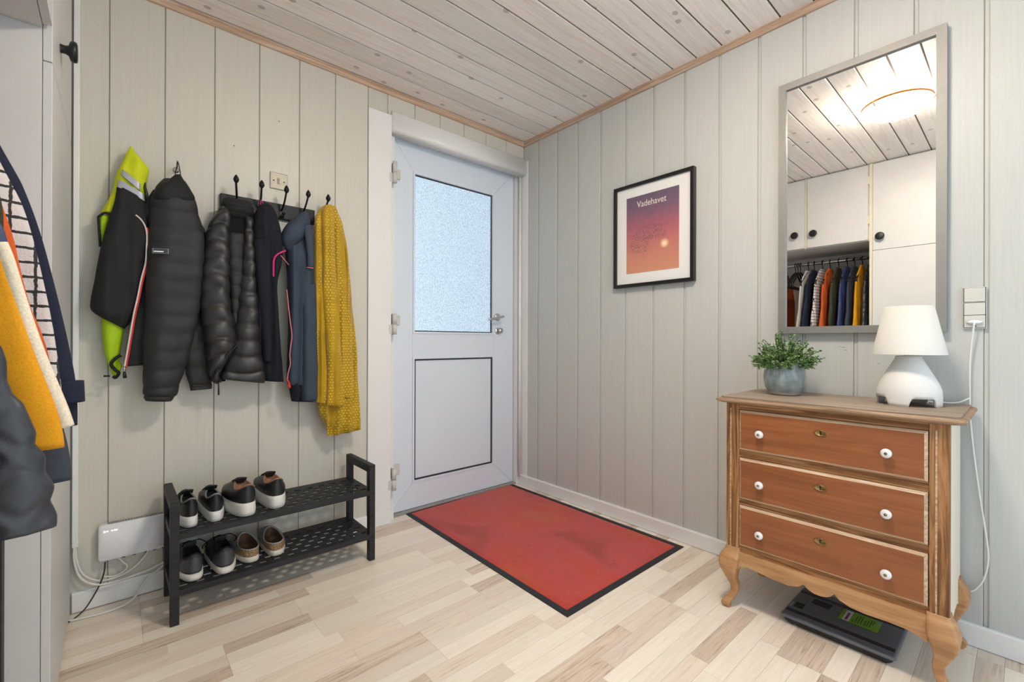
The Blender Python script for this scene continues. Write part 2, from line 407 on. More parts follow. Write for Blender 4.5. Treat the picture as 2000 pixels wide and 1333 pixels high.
# ================================================================== DOORMAT
c4 = [V(-.853, .070, 0), V(-.044, .085, 0), V(-.049, -1.183, 0), V(-.882, -1.186, 0)]
cen = sum(c4, V(0, 0, 0))/4
mat_ = thing('doormat', 'large red carpet doormat with black rubber border in front of the door', 'doormat', (cen.x, cen.y, .0))
def quadring(ins, z):
    out = []
    for i in range(4):
        a = (c4[i-1]-c4[i]).normalized(); b = (c4[(i+1) % 4]-c4[i]).normalized(); p_ = c4[i]+a*ins+b*ins; out.append(V(p_.x, p_.y, z))
    return out
MB().rings([quadring(0, .0005), quadring(.001, .003), quadring(.027, .0045), quadring(.027, .0006)], False, False, True, True).build('rubber_border', plain('black_rubber', (34, 35, 40), .6, nz=.15), mat_)
t = NT('red_carpet_pile'); v = t.coord(); big = t.noise(t.coord((1.5, 1, 1)), 2.0, 3, .5, .4); fine = t.noise(v, 330, 3, .7); spot = t.noise(v, 24, 4, .7)
c = t.ramp(big, [(.30, S(206, 88, 38)), (.43, S(208, 62, 38)), (.55, S(206, 66, 66)), (.68, S(176, 42, 22))])
c = t.mix(c, t.ramp(fine, [(.32, (.55, .5, .5, 1)), (.62, (1.12, 1.1, 1.1, 1))]), .8, 'MULTIPLY'); c = t.mix(c, t.ramp(spot, [(.28, (.55, .5, .5, 1)), (.42, (1, 1, 1, 1))]), .6, 'MULTIPLY')
t.set(c, .95, 0, .1); t.b.inputs['Sheen Weight'].default_value = .3; t.bump(fine, .9, .004); M['carpet'] = t.m
N = 70; NX = 46; q = quadring(.027, 0); vs = []; fs = []
rr = random.Random(5)
for j in range(N+1):
    for i in range(NX+1):
        a = q[0].lerp(q[1], i/NX); b = q[3].lerp(q[2], i/NX); p_ = a.lerp(b, j/N); e = min(i, NX-i, j, N-j)
        jx = 0 if e else .0
        vs.append((p_.x, p_.y, .0012 if e == 0 else .0085+rr.uniform(-.0006, .0006)))
for j in range(N):
    for i in range(NX): fs.append((j*(NX+1)+i, j*(NX+1)+i+1, (j+1)*(NX+1)+i+1, (j+1)*(NX+1)+i))
MB().add(vs, fs, True).build('carpet_pile', M['carpet'], mat_)

# ================================================================== SHOE RACK
def shoe_rack(x0, x1, y0, y1, label, h=.425, sh=(.312, .118), holes=True, name='shoe_rack'):
    # x0<x1 length, y0 front (more negative), y1 back
    r = thing(name, label, 'shoe rack', ((x0+x1)/2, (y0+y1)/2, 0)); lw = .026; ld = .03
    for xa in (x0, x1-lw):
        for ya in (y0, y1-ld): MB().box((xa, ya, 0), (xa+lw, ya+ld, h), .002).build('leg', M['black_wood'], r)
        MB().box((xa, y0+ld, h-.034), (xa+lw, y1-ld, h), .002).build('handle_rail', M['black_wood'], r)
        for z in sh: MB().box((xa+.003, y0+ld, z-.03), (xa+lw-.003, y1-ld, z-.003), .001).build('side_rail', M['black_wood'], r)
    for z in sh:
        # perforated shelf: boards with square holes in offset rows
        nx = 27; ny = 6; fx = x0+lw; fw = (x1-x0-2*lw); fy = y0; fd = y1-y0
        xs = [fx]; hole_x = []
        pitch = fw/nx
        sf = MB(); rows_ = []
        yy = [fy, fy+.03]; 
        band = (fd-.06)/ny
        sf.box((fx, fy, z-.02), (fx+fw, fy+.03, z)); sf.box((fx, fy+fd-.03, z-.02), (fx+fw, fy+fd, z))
        for j in range(ny):
            ya = fy+.03+j*band; yb = ya+band*.56
            sf.box((fx, yb, z-.005), (fx+fw, ya+band, z))           # solid strip
            off = 0 if j % 2 else .5
            for i in range(-1, nx//2+1):                             # bridges between the holes of this row
                a = fx+(2*i+2*off+.0)*pitch+.001; b = a+pitch*1.05
                a = max(a, fx); b = min(b, fx+fw)
                if b > a: sf.box((a, ya, z-.005), (b, yb, z))
        sf.build('shelf', M['black_wood'], r)
    return r
shoe_rack(-1.944, -1.211, -.336, -.062, 'low black two-tier shoe rack with perforated shelves below the coats')

# ================================================================== SHOES
def outline(L, W, n=44, heelw=.82, toe=1.0):
    # closed sole outline, heel at x=0, toe at x=L
    out = []
    for k in range(n):
        a = 2*PI*k/n; c_, s_ = math.cos(a), math.sin(a)
        x = L*(.5+.5*math.copysign(abs(c_)**.85, c_)); u = x/L
        wd = W/2*lerp(heelw, 1.0, min(1, max(0, (u-.15)/.5)))
        y = wd*math.copysign(abs(s_)**.72, s_)
        y += .006*math.sin(PI*u)*1.0
        out.append(V(x, y, 0))
    return out
def scale_out(o, sx, sy, cx): return [V(cx+(p.x-cx)*sx, p.y*sy, p.z) for p in o]
def shoe(label, group, loc, yaw, kind, mats, L=.265, W=.09, mirror=1):
    r = thing({'sneaker': 'sneaker', 'chunky': 'platform_sneaker', 'runner': 'running_shoe', 'slip': 'slip_on_shoe'}[kind], label, 'shoe', loc, group)
    r.rotation_euler = (0, 0, yaw)
    O = outline(L, W); n = len(O)
    def mk(mb_, name, m): # local coords, child of rotated root
        mb_.v = [(p[0], p[1]*mirror, p[2]) for p in mb_.v]
        o = bpy.data.objects.new(name, mb_.mesh(name, m)); col.objects.link(o); o.parent = r; return o
    P = dict(sneaker=dict(st=.038, heel=.102, side=.078, thr=.096, ox=(.03, .50), ow=.72, toe=.060), chunky=dict(st=.050, heel=.118, side=.092, thr=.110, ox=(.03, .5), ow=.74, toe=.074),
             runner=dict(st=.026, heel=.096, side=.070, thr=.094, ox=(.035, .48), ow=.7, toe=.05), slip=dict(st=.022, heel=.050, side=.046, thr=.070, ox=(.03, .60), ow=.9, toe=.046))[kind]
    st = P['st']
    # sole
    flare = 1.0 if kind != 'runner' else 1.03
    rings_ = []
    for z, s_ in ((.0, .96), (.002, .99), (st*.35, 1.02*flare), (st*.8, 1.0*flare), (st, .985)):
        rings_.append([V(p.x+(0 if p.x > .1 else 0), p.y, z + (.012*max(0, (p.x/L-.75)/.25)**2 if kind in ('runner',) else .004*max(0, (p.x/L-.8)/.2)**2)) for p in scale_out(O, s_, s_, L/2)])
    so = mk(MB().rings(rings_), 'sole', mats['sole'])
    # upper from the sole edge to the collar
    ox0, ox1 = P['ox'][0]*L, P['ox'][1]*L
    top = []
    for k in range(n):
        a = 2*PI*k/n; c_, s_ = math.cos(a), math.sin(a)
        x = (ox0+ox1)/2+(ox1-ox0)/2*c_; y = W/2*P['ow']*.8*s_
        if c_ < 0: z = lerp(P['side'], P['heel'], (-c_)**2.0)
        else: z = lerp(P['side'], P['thr'], c_**1.6)
        top.append(V(x, y, z))
    base = scale_out(O, .965, .965, L/2)
    rs = []; K = 10
    for k in range(K+1):
        q_ = k/K; ring = []
        for i in range(n):
            b_, t_ = base[i], top[i]
            hf = q_**.62 if (b_.x/L) > .5 else q_**.9            # toe bulges up first
            xf = q_**1.7 if (b_.x/L) > .5 else q_**1.25
            z = lerp(st-.004, t_.z, hf)
            if b_.x/L > .5: z = min(z, lerp(P['toe'], t_.z, max(0, min(1, (q_-.35)/.65)))) if q_ > .0 else z
            y = lerp(b_.y, t_.y, q_**1.6)
            ring.append(V(lerp(b_.x, t_.x, xf), y*(1+.06*math.sin(PI*q_)), z))
        rs.append(ring)
    heel_cache = rs
    mk(MB().rings(rs, False), 'upper', mats['upper'])
    # lining and insole
    rs = [top, [V(p.x+(L*.012 if p.x < L*.25 else -L*.01), p.y*.9, p.z-.003) for p in top], [V(lerp(p.x, (ox0+ox1)/2, -.02), p.y*.95, st+.012) for p in top], [V((ox0+ox1)/2, 0, st+.006)]*n]
    mk(MB().rings(rs, False), 'lining', mats['lining'])
    # collar piping
    cp = mk(MB().tube(top+[top[0]], .0032 if kind != 'slip' else .0022, 7, False), 'collar', mats['collar'])
    if kind in ('sneaker', 'chunky', 'runner'):
        tg = []
        for k in range(7):
            u = k/6; x = lerp(ox1-.005, ox1-.02, u); z = lerp(P['thr']-.012, P['thr']+.009, u); hw = lerp(.017, .020, u)
            tg.append([V(x-.005, -hw, z), V(x-.007, 0, z+.004), V(x-.005, hw, z), V(x+.001, hw, z+.001), V(x-.001, 0, z+.006), V(x+.001, -hw, z+.001)])
        mk(MB().rings(tg), 'tongue', mats['upper'])
        for k in range(4):
            x = ox1+.012+k*.02; z = lerp(P['thr'], P['toe'], (k+.6)/5)+.006; hw = .02-.001*k
            mk(MB().tube(smooth_path([(x, -hw, z-.008), (x+.002, -hw*.5, z), (x+.004, 0, z+.002), (x+.002, hw*.5, z), (x, hw, z-.008)], 3), .0022, 6), 'lace', mats['lace'])
        if kind == 'runner':
            for s_ in (-1, 1):
                mk(MB().tube(smooth_path([(ox1, .008*s_, P['thr']+.006), (ox1-.03, .03*s_, P['thr']+.016), (ox1-.01, .055*s_, P['thr']-.012), (ox1+.02, .052*s_, P['thr']-.035)], 5), .002, 6), 'lace', mats['lace'])
    # heel counter
    hc = []
    for k in range(7):
        q_ = k/6; ring = []
        for i in range(13):
            a = PI*.62+(2*PI-2*PI*.62)*i/12; c_, s_ = math.cos(a), math.sin(a)
            idx = (a/(2*PI)*n) % n; i0 = int(idx) % n; i1 = (i0+1) % n; fr = idx-int(idx)
            hh = lerp(.12, .8 if kind != 'slip' else .9, q_)
            rq = hh*K; r0 = min(int(rq), K-1); fq = rq-r0
            rowsU = heel_cache
            A = rowsU[r0][i0].lerp(rowsU[r0][i1], fr); B = rowsU[r0+1][i0].lerp(rowsU[r0+1][i1], fr)
            pp = A.lerp(B, fq); ring.append(V(pp.x-.0016, pp.y*1.025, pp.z))
        hc.append(ring)
    return r, hc, mk
black_leather = plain('black_leather', (26, 27, 31), .42, nz=.2, scale=40, bump=.15)
white_rubber = NT('white_ribbed_rubber'); _f = white_rubber.noise(white_rubber.coord((3, 3, 260)), 1.2, 2); white_rubber.set(white_rubber.ramp(_f, [(.3, S(206, 204, 198)), (.7, S(232, 231, 227))]), .6); white_rubber.bump(_f, .35, .001)
knit = NT('black_mesh_knit'); _v = knit.coord(); _vo = knit.n('ShaderNodeTexVoronoi'); knit.l(knit.coord((1, 1, 1.6)), _vo.inputs['Vector']); _vo.inputs['Scale'].default_value = 170
knit.set(knit.ramp(_vo.outputs['Distance'], [(.25, S(30, 32, 36)), (.7, S(62, 65, 70))]), .75); knit.bump(_vo.outputs['Distance'], .5, .001)
grey_tx = fabric('pale_grey_canvas', (150, 148, 146), .8)
cork = NT('cork_glitter'); _f = cork.noise(cork.coord(), 240, 3, .7); cork.set(cork.ramp(_f, [(.35, S(92, 66, 42)), (.55, S(150, 118, 84)), (.72, S(206, 190, 160))]), .6); cork.bump(_f, .4, .001)
brown_in = plain('brown_leather_insole', (92, 66, 48), .6, nz=.2)
tan_in = plain('tan_leather_lining', (150, 110, 84), .6, nz=.15); dark_in = fabric('black_lining', (24, 24, 26), .9)
lace_b = fabric('black_lace', (20, 21, 24), .9); grey_line = plain('grey_piping', (126, 126, 128), .6)
mA = dict(sole=white_rubber.m, upper=black_leather, lining=dark_in, collar=grey_line, lace=lace_b)
mB_ = dict(sole=plain('white_foam_sole', (224, 222, 216), .55, nz=.04), upper=black_leather, lining=tan_in, collar=tan_in, lace=lace_b)
mR = dict(sole=plain('off_white_runner_sole', (218, 214, 204), .6, nz=.05), upper=knit.m, lining=dark_in, collar=dark_in, lace=lace_b)
mS = dict(sole=plain('cream_crepe_sole', (214, 206, 192), .7, nz=.06), upper=grey_tx, lining=brown_in, collar=plain('silver_piping', (172, 170, 168), .4), lace=lace_b)
T1, T2 = .312, .118
def put_pair(kind, mats, spots, z, labels, group, hc_mat, hc_name, **kw):
    for (x, y_, yw, mi), lb in zip(spots, labels):
        r, hc, mk = shoe(lb, group, (x, y_, z+.001), math.radians(yw), kind, mats, mirror=mi, **kw)
        mk(MB().rings(hc, False, True, False), hc_name, hc_mat)
put_pair('sneaker', mA, [(-1.880, -.302, 92, 1), (-1.806, -.300, 91, -1)], T1, ['flat black leather sneaker with ribbed white sole at the end of the upper rack shelf', 'flat black leather sneaker with ribbed white sole beside the chunky pair'],
         'flat black sneakers on the upper shelf', black_leather, 'heel_counter', L=.262, W=.076)
put_pair('chunky', mB_, [(-1.704, -.318, 93, 1), (-1.600, -.303, 91, -1)], T1, ['chunky black sneaker with thick white sole next to the flat pair', 'chunky black sneaker with thick white sole beside the empty part of the shelf'],
         'chunky sneakers on the upper shelf', black_leather, 'heel_counter', L=.272, W=.102)
put_pair('runner', mR, [(-1.870, -.303, 92, 1), (-1.777, -.318, 91, -1)], T2, ['grey-black mesh running shoe by the end frame of the lower shelf', 'grey-black mesh running shoe next to the cork slip-ons'],
         'running shoes on the lower shelf', plain('reflective_heel', (66, 68, 72), .4, nz=.3, scale=200), 'heel_counter', L=.268, W=.092)
put_pair('slip', mS, [(-1.683, -.285, 92, 1), (-1.598, -.288, 88, -1)], T2, ['grey slip-on shoe with cork heel next to the running shoes', 'grey slip-on shoe with cork heel beside the empty part of the lower shelf'],
         'cork slip-ons on the lower shelf', cork.m, 'cork_heel', L=.25, W=.092)

# ================================================================== ROUTER, CABLES, TRUNKING
ro = thing('router', 'flat white internet router hanging low on the wall beside the shoe rack', 'router', (-2.03, -.02, .17))
def rrect(x0, x1, z0, z1, r, n=5):
    out = []
    for cx_, cz_, a0 in ((x1-r, z1-r, 0), (x0+r, z1-r, 90), (x0+r, z0+r, 180), (x1-r, z0+r, 270)):
        for k in range(n+1): a = math.radians(a0+90*k/n); out.append((cx_+r*math.cos(a), cz_+r*math.sin(a)))
    return out
bodyp = rrect(-2.131, -1.925, .170, .302, .012)
def ringY(poly, y_, ins=0): 
    cx_ = sum(p[0] for p in poly)/len(poly); cz_ = sum(p[1] for p in poly)/len(poly)
    return [V(p[0]-math.copysign(ins, p[0]-cx_), y_, p[1]-math.copysign(ins, p[1]-cz_)) for p in poly]
MB().rings([ringY(bodyp, -.004, .004), ringY(bodyp, -.008), ringY(bodyp, -.036), ringY(bodyp, -.040, .003)], True, True).build('case', M['white_plastic'], ro)
led = NT('router_led'); led.set((1, 1, 1, 1), .4); led.b.inputs['Emission Color'].default_value = (.9, 1, .9, 1); led.b.inputs['Emission Strength'].default_value = 2.2
for i, (dx, w_, h_) in enumerate(((.0175, .005, .004), (.0255, .0035, .0025), (.038, .005, .0018), (.046, .0035, .003), (.051, .003, .003))):
    MB().box((-2.131+dx-w_/2, -.0408, .279-h_/2), (-2.131+dx+w_/2, -.0398, .279+h_/2)).build('status_light', led.m, ro)
sl = MB()
for i in range(46): sl.box((-2.105+i*.0038, -.034, .3015), (-2.103+i*.0038, -.012, .3026))
sl.build('vent_slots', M['gasket'], ro)
for x in (-1.945, -1.9705, -1.997, -2.03, -2.06): MB().box((x-.004, -.0405, .1695), (x+.004, -.03, .172)).build('port', M['gasket'], ro)
tr = MB().box((-2.2, -.022, .238), (-2.1835, 0, CEIL), .002); tag(tr.build('cable_trunking', M['white_paint'], None), 'white vertical cable trunking between wardrobe and boarded wall', 'trunking')
def cable(pts, r, m, label, name='cable', k=8, group=None):
    return tag(MB().tube(smooth_path(pts, k), r, 8).build(name, m, None), label, 'cable', group)
pc = cable([(-2.112, -.03, .165), (-2.113, -.032, .14), (-2.122, -.034, .10), (-2.142, -.036, .055), (-2.165, -.045, .02), (-2.19, -.06, .005), (-2.205, -.075, .004)], .0022, M['black_plastic'], 'thin black power cable hanging from the router')
cable([(-2.191, -.012, .245), (-2.188, -.02, .20), (-2.172, -.024, .14), (-2.13, -.026, .102), (-2.08, -.026, .098), (-2.03, -.026, .118), (-1.998, -.026, .15), (-1.99, -.028, .172)], .0035, M['cable_white'], 'white cable looping from the trunking up to the router')
cable([(-2.194, -.018, .245), (-2.193, -.024, .19), (-2.176, -.030, .128), (-2.135, -.033, .092), (-2.08, -.034, .086), (-2.0, -.032, .094), (-1.96, -.03, .104), (-1.93, -.03, .115), (-1.90, -.03, .14), (-1.893, -.03, .165)], .004, M['cable_white'], 'thick white cable running behind the shoe rack')
cable([(-2.075, -.03, .172), (-2.062, -.032, .15), (-2.05, -.034, .135), (-2.055, -.03, .118), (-2.085, -.027, .104), (-2.12, -.022, .112)], .003, M['cable_white'], 'short white cable plugged in under the router')
cable([(-1.93, -.028, .108), (-1.96, -.03, .085), (-1.995, -.036, .06), (-2.02, -.05, .025), (-2.05, -.07, .008), (-2.1, -.082, .0045), (-2.16, -.078, .0045), (-2.206, -.068, .0045)], .004, M['cable_white'], 'white cable lying across the floor toward the wardrobe')
sp = thing('network_box', 'small white network box with a blue strip on the wall behind the shoe rack', 'network box', (-1.865, -.012, .145))
MB().box((-1.905, -.02, .15), (-1.832, 0, .205), .003).build('case', M['white_plastic'], sp)
MB().box((-1.903, -.0208, .192), (-1.834, -.0195, .200)).build('blue_strip', plain('blue_label', (60, 104, 150), .5), sp)
for x in (-1.892, -1.85): MB().box((x-.006, -.017, .128), (x+.006, -.004, .152), .001).build('plug', M['black_plastic'], sp)

# ================================================================== COAT RACK
cr = thing('coat_rack', 'black wooden coat rail with five leaf-tipped metal hooks on the boarded wall', 'coat rack', (-1.565, 0, 1.56))
MB().box((-1.757, -.022, 1.532), (-1.374, 0, 1.600), .004).build('rail', M['black_wood'], cr)
for x, tx in ((-1.700, -1.712), (-1.612, -1.617), (-1.523, -1.519), (-1.436, -1.427), (-1.352, -1.338)):
    hk = MB().tube(smooth_path([(x, -.018, 1.572), (x, -.035, 1.570), (lerp(x, tx, .3), -.06, 1.585), (lerp(x, tx, .7), -.08, 1.612), (tx, -.092, 1.636)], 5), .0042, 8)
    ho = hk.build('hook', M['black_metal'], cr)
    MB().lathe([(0, 0), (.006, .004), (.0105, .013), (.0105, .019), (.006, .03), (.0, .038)], (tx, -.095, 1.630), 14).build('leaf_tip', M['black_metal'], ho)
    MB().box((x-.008, -.026, 1.54), (x+.008, -.021, 1.592), .001).build('hook_plate', M['black_metal'], ho)
    MB().tube(smooth_path([(x, -.024, 1.548), (x, -.045, 1.53), (x, -.06, 1.532), (x, -.064, 1.545)], 4), .004, 8).lathe([(0, 0), (.007, .003), (.008, .008), (.005, .013), (0, .014)], (x, -.064, 1.54), 10).build('lower_hook', M['black_metal'], ho)
sh_ = thing('wall_hook', 'small chrome hook above the black padded jacket', 'hook', (-1.905, 0, 1.66))
MB().lathe([(0, 0), (.011, 0), (.011, -.004), (0, -.005)], (-1.905, -.001, 1.662), 16, 'Y').build('back_plate', M['chrome'], sh_)
MB().tube(smooth_path([(-1.905, -.003, 1.66), (-1.905, -.03, 1.655), (-1.905, -.05, 1.665), (-1.905, -.052, 1.685)], 5), .003, 8).build('hook_arm', M['chrome'], sh_)

# ================================================================== GARMENTS ON THE WALL
def cat(P, t):
    i = min(int(t), len(P)-2); f_ = t-i
    p0, p1, p2, p3 = P[max(i-1, 0)], P[i], P[i+1], P[min(i+2, len(P)-1)]
    return .5*((2*p1)+(p2-p0)*f_+(2*p0-5*p1+4*p2-p3)*f_*f_+(3*p1-p0-3*p2+p3)*f_**3)
def drape(rows, yc, th, nv=70, nu=48, folds=(), quilt=None, wob=.008, sq=.75, seed=0, close=True, back=.5, edge=0.0):
    """lofted hanging cloth. rows: ((pxL,pyL),(pxR,pyR)[,thickness]) traced on the plane y=yc; thickness is real depth."""
    Ls = [atY(*r_[0], yc) for r_ in rows]; Rs = [atY(*r_[1], yc) for r_ in rows]; Ts = [Vector((r_[2] if len(r_) > 2 else th, 0, 0)) for r_ in rows]
    zt = max(Ls[0].z, Rs[0].z); rings_ = []
    for k in range(nv+1):
        t_ = k/nv*(len(rows)-1); l_, r_, tk = cat(Ls, t_), cat(Rs, t_), cat(Ts, t_).x
        c_ = (l_+r_)/2; h_ = (r_-l_)/2; ring = []
        for i in range(nu):
            a = 2*PI*i/nu; ca, sa = math.cos(a), math.sin(a)
            ux = math.copysign(abs(ca)**sq, ca); uy = math.copysign(abs(sa)**sq, sa)
            p_ = c_+h_*ux; d = zt-p_.z
            dep = tk*(uy if uy > 0 else uy*back)
            fr = max(0.0, uy)
            for amp, freq, ph, drift in folds:
                dep += amp*math.sin(freq*p_.x+ph+drift*d)*fr*min(1, d*4+.15)
            if quilt:
                pit, amp, sag = quilt
                s_ = (d+sag*ux*ux)/pit; w_ = abs(math.sin(PI*s_))**.55
                dep += amp*(w_-.6)*(fr if fr > 0 else 0); p_ = p_+h_.normalized()*(ux*amp*.35*(w_-.6))
            nz = noise.noise(V(p_.x*9+seed*7.3, p_.z*6, seed)); n2 = noise.noise(V(p_.x*28+seed, p_.z*22, seed*3.1))
            n3 = noise.noise(V(p_.x*14+seed*2.1+p_.z*5, p_.z*11, seed*1.7))
            dep += (wob*nz+wob*.45*n2+wob*.6*n3)*(1 if uy > -.2 else 0)
            y_ = min(p_.y-dep, -.004)
            ring.append(V(p_.x, y_, p_.z))
        rings_.append(ring)
    return MB().rings(rings_)
def front(px, py, y_): return atY(px, py, y_)
hv_yel = fabric('hi_vis_yellow_polyester', (214, 224, 30), .6, 700, .06, .2)
hv_lime = fabric('hi_vis_lime_lining', (170, 206, 24), .6, 700, .06, .2)
reflect = plain('reflective_tape', (168, 170, 178), .35, .2, nz=.1, scale=300)
blk_soft = fabric('black_softshell', (34, 36, 37), .75, 900, .1, .2)
blk_puff = fabric('black_quilted_nylon', (40, 40, 42), .66, 1100, .12, .25, spec=.5)
blk_puff2 = fabric('glossy_black_down_nylon', (40, 39, 40), .42, 1100, .12, .25, spec=.6)
blk_inner = fabric('black_fleece', (20, 21, 24), .95)
navy_knit = fabric('navy_black_fleece', (27, 29, 38), .85, 700, .1, .3)
slate = fabric('slate_blue_softshell', (58, 68, 84), .7, 900, .06, .2)
magenta = plain('magenta_piping', (196, 34, 110), .5); pink = plain('pink_zip', (214, 120, 130), .5); red = plain('red_zip', (206, 46, 44), .5); white_zip = plain('white_zip_tape', (222, 208, 200), .5)
# --- hi-vis jacket
hv = thing('hi_vis_jacket', 'yellow hi-vis work jacket with grey reflective bands and black sleeve', 'jacket', (-2.05, -.06, .85))
drape([((253, 289), (258, 289), .02), ((246, 302), (266, 302), .03), ((238, 320), (281, 320), .04), ((229, 336), (291, 334), .045), ((224, 352), (288, 352), .045), ((220, 372), (286, 375), .045), ((212, 390), (284, 395), .04), ((203, 405), (270, 405), .03), ((197, 416), (240, 420), .02)], -.045, .04, 50, 40,
      ((.006, 90, 0, 6), (.004, 170, 1, 3)), seed=1).build('hood', hv_yel, hv)
drape([((228, 364), (283, 394), .03), ((223, 395), (288, 425), .045), ((212, 430), (290, 452), .05), ((200, 470), (288, 490), .05), ((191, 510), (283, 530), .05), ((184, 550), (276, 565), .05), ((177, 585), (268, 600), .048), ((178, 606), (256, 628), .04), ((198, 621), (243, 643), .025)], -.075, .045, 60, 44,
      ((.006, 60, 1, 4), (.003, 150, 0, -5)), seed=2).build('sleeve', blk_soft, hv)
for a, b, c_, d_ in (((239, 331), (275, 361), (236, 342), (274, 374)), ((232, 351), (281, 380), (228, 365), (283, 394))):
    drape([(a, b), (((a[0]+c_[0])/2, (a[1]+c_[1])/2), ((b[0]+d_[0])/2, (b[1]+d_[1])/2)), (c_, d_)], -.094, .010, 10, 30, wob=.001, sq=.55).build('reflective_band', reflect, hv)
drape([((196, 424), (216, 423)), ((194, 440), (212, 440)), ((195, 460), (206, 460)), ((198, 480), (200, 480))], -.05, .02, 14, 20).build('side_lining', hv_lime, hv)
MB().tube(smooth_path([front(192, 424, -.07), front(205, 416, -.08), front(217, 422, -.085)], 6), .004, 8).tube(smooth_path([front(192, 424, -.07), front(194, 455, -.072), front(196, 482, -.075)], 6), .004, 8).build('arm_binding', blk_soft, hv)
drape([((198, 612), (244, 636), .03), ((199, 650), (240, 655), .035), ((202, 680), (236, 682), .035), ((208, 704), (234, 705), .03), ((215, 722), (238, 716), .022), ((221, 737), (231, 735), .012)], -.05, .03, 40, 32, ((.005, 110, 0, 5),), seed=3).build('hem', hv_lime, hv)
MB().tube(smooth_path([front(236, 694, -.088), front(224, 702, -.09), front(217, 712, -.09), front(224, 722, -.09), front(232, 729, -.088), front(226, 738, -.086), front(221, 735, -.086)], 6), .0055, 8).build('hem_strap', blk_soft, hv)
MB().tube([front(202, 735, -.085), front(215, 735, -.085)], .0032, 8).build('cord_end', M['black_plastic'], hv)
MB().tube(smooth_path([front(283, 349, -.06), front(282, 362, -.08), front(286, 378, -.085), front(288, 395, -.085)], 5), .005, 8).build('hood_zip', M['black_plastic'], hv)
# --- black padded jacket with red zip
pj = thing('padded_jacket', 'black padded jacket with red and white zip and small chest badge, on the chrome hook', 'jacket', (-1.9, -.08, .76))
drape([((283, 398), (300, 372), .03), ((268, 420), (330, 400), .04), ((283, 440), (335, 440), .045), ((286, 470), (340, 470), .045), ((283, 510), (340, 510), .045), ((273, 560), (335, 560), .04), ((261, 610), (330, 610), .04), ((249, 670), (300, 670), .035), ((241, 716), (283, 713), .03)], -.068, .04, 60, 40, ((.004, 70, 0, 3),), seed=4).build('front_panel', blk_soft, pj)
drape([((383, 430), (399, 452), .03), ((375, 480), (404, 480), .035), ((368, 540), (408, 540), .035), ((362, 600), (408, 600), .035), ((358, 660), (408, 660), .035), ((361, 715), (411, 715), .035), ((367, 745), (413, 742), .033), ((370, 754), (414, 750), .03), ((371, 757), (414, 753), .025), ((372, 763), (413, 759), .022)], -.06, .035, 80, 36, ((.003, 80, 0, 3),), (.066, .008, .004), seed=5).build('sleeve', blk_puff, pj)
drape([((318, 352), (362, 356), .035), ((303, 368), (371, 372), .05), ((294, 392), (380, 390), .055), ((291, 420), (387, 418), .06), ((289, 450), (395, 448), .06), ((287, 480), (399, 475), .06), ((285, 530), (398, 530), .06), ((282, 590), (391, 590), .058), ((280, 650), (380, 650), .055), ((279, 710), (364, 712), .052), ((279, 745), (352, 746), .048), ((279, 766), (346, 768), .04), ((282, 773), (340, 775), .028), ((281, 777), (338, 779), .03), ((284, 783), (335, 784), .024)], -.105, .06, 150, 52, ((.005, 45, .6, 2),), (.066, .008, .010), seed=6).build('body', blk_puff, pj)
drape([((340, 343), (353, 343), .02), ((331, 350), (358, 352), .03), ((316, 360), (366, 364), .042), ((303, 372), (375, 378), .048), ((297, 384), (380, 388), .05), ((300, 394), (379, 396), .045)], -.118, .05, 30, 40, ((.004, 80, 0, 8),), seed=7).build('collar', blk_soft, pj)
MB().tube(smooth_path([front(341, 346, -.12), front(345, 328, -.07), front(347, 316, -.055), front(351, 330, -.07), front(353, 346, -.12)], 6), .0016, 6).build('hanging_loop', lace_b, pj)
zp = [(265, 420), (276, 430), (284, 444), (287, 462), (286, 490), (284, 515), (276, 545), (269, 580), (261, 615), (254, 655), (248, 690), (243, 718)]
MB().tube(smooth_path([front(a, b, -.122) for a, b in zp], 6), .0028, 8).build('zip', white_zip, pj)
MB().tube(smooth_path([front(a+3.2, b+1, -.120) for a, b in zp[2:]], 6), .0030, 8).build('zip_edge', red, pj)
MB().tube([front(243, 716, -.126), front(243, 727, -.126)], .003, 8).build('zip_slider', M['chrome'], pj)
MB().tube([front(243, 726, -.126), front(243, 731, -.126), front(244, 739, -.126)], [.003, .005, .0055], 8).build('zip_pull', M['black_plastic'], pj)
bq = [front(297.5, 485, -.180), front(329.5, 486.5, -.180), front(329.5, 496.5, -.180), front(297.5, 495, -.180)]
def plate(corners, th_, off=V(0, 0, 0)):
    n_ = (corners[1]-corners[0]).cross(corners[3]-corners[0]).normalized()
    if n_.dot(CAM-corners[0]) < 0: n_ = -n_
    return MB().rings([[c_+off for c_ in corners], [c_+off+n_*th_ for c_ in corners]], True, False)
bd = plate(bq, .0015).build('badge', plain('badge_grey', (120, 120, 122), .5), pj)
bi = [bq[0].lerp(bq[2], .06), bq[1].lerp(bq[3], .06), bq[2].lerp(bq[0], .06), bq[3].lerp(bq[1], .06)]
plate(bi, .0008, V(0, -.0014, 0)).build('badge_field', M['black_plastic'], bd)
bb = [bq[0].lerp(bq[3], .5).lerp(bq[1].lerp(bq[2], .5), .08), bq[0].lerp(bq[3], .5).lerp(bq[1].lerp(bq[2], .5), .70), bq[0].lerp(bq[3], .72).lerp(bq[1].lerp(bq[2], .72), .64), bq[0].lerp(bq[3], .72).lerp(bq[1].lerp(bq[2], .72), .08)]
plate(bb, .0006, V(0, -.0024, 0)).build('badge_mark', M['white_plastic'], bd)
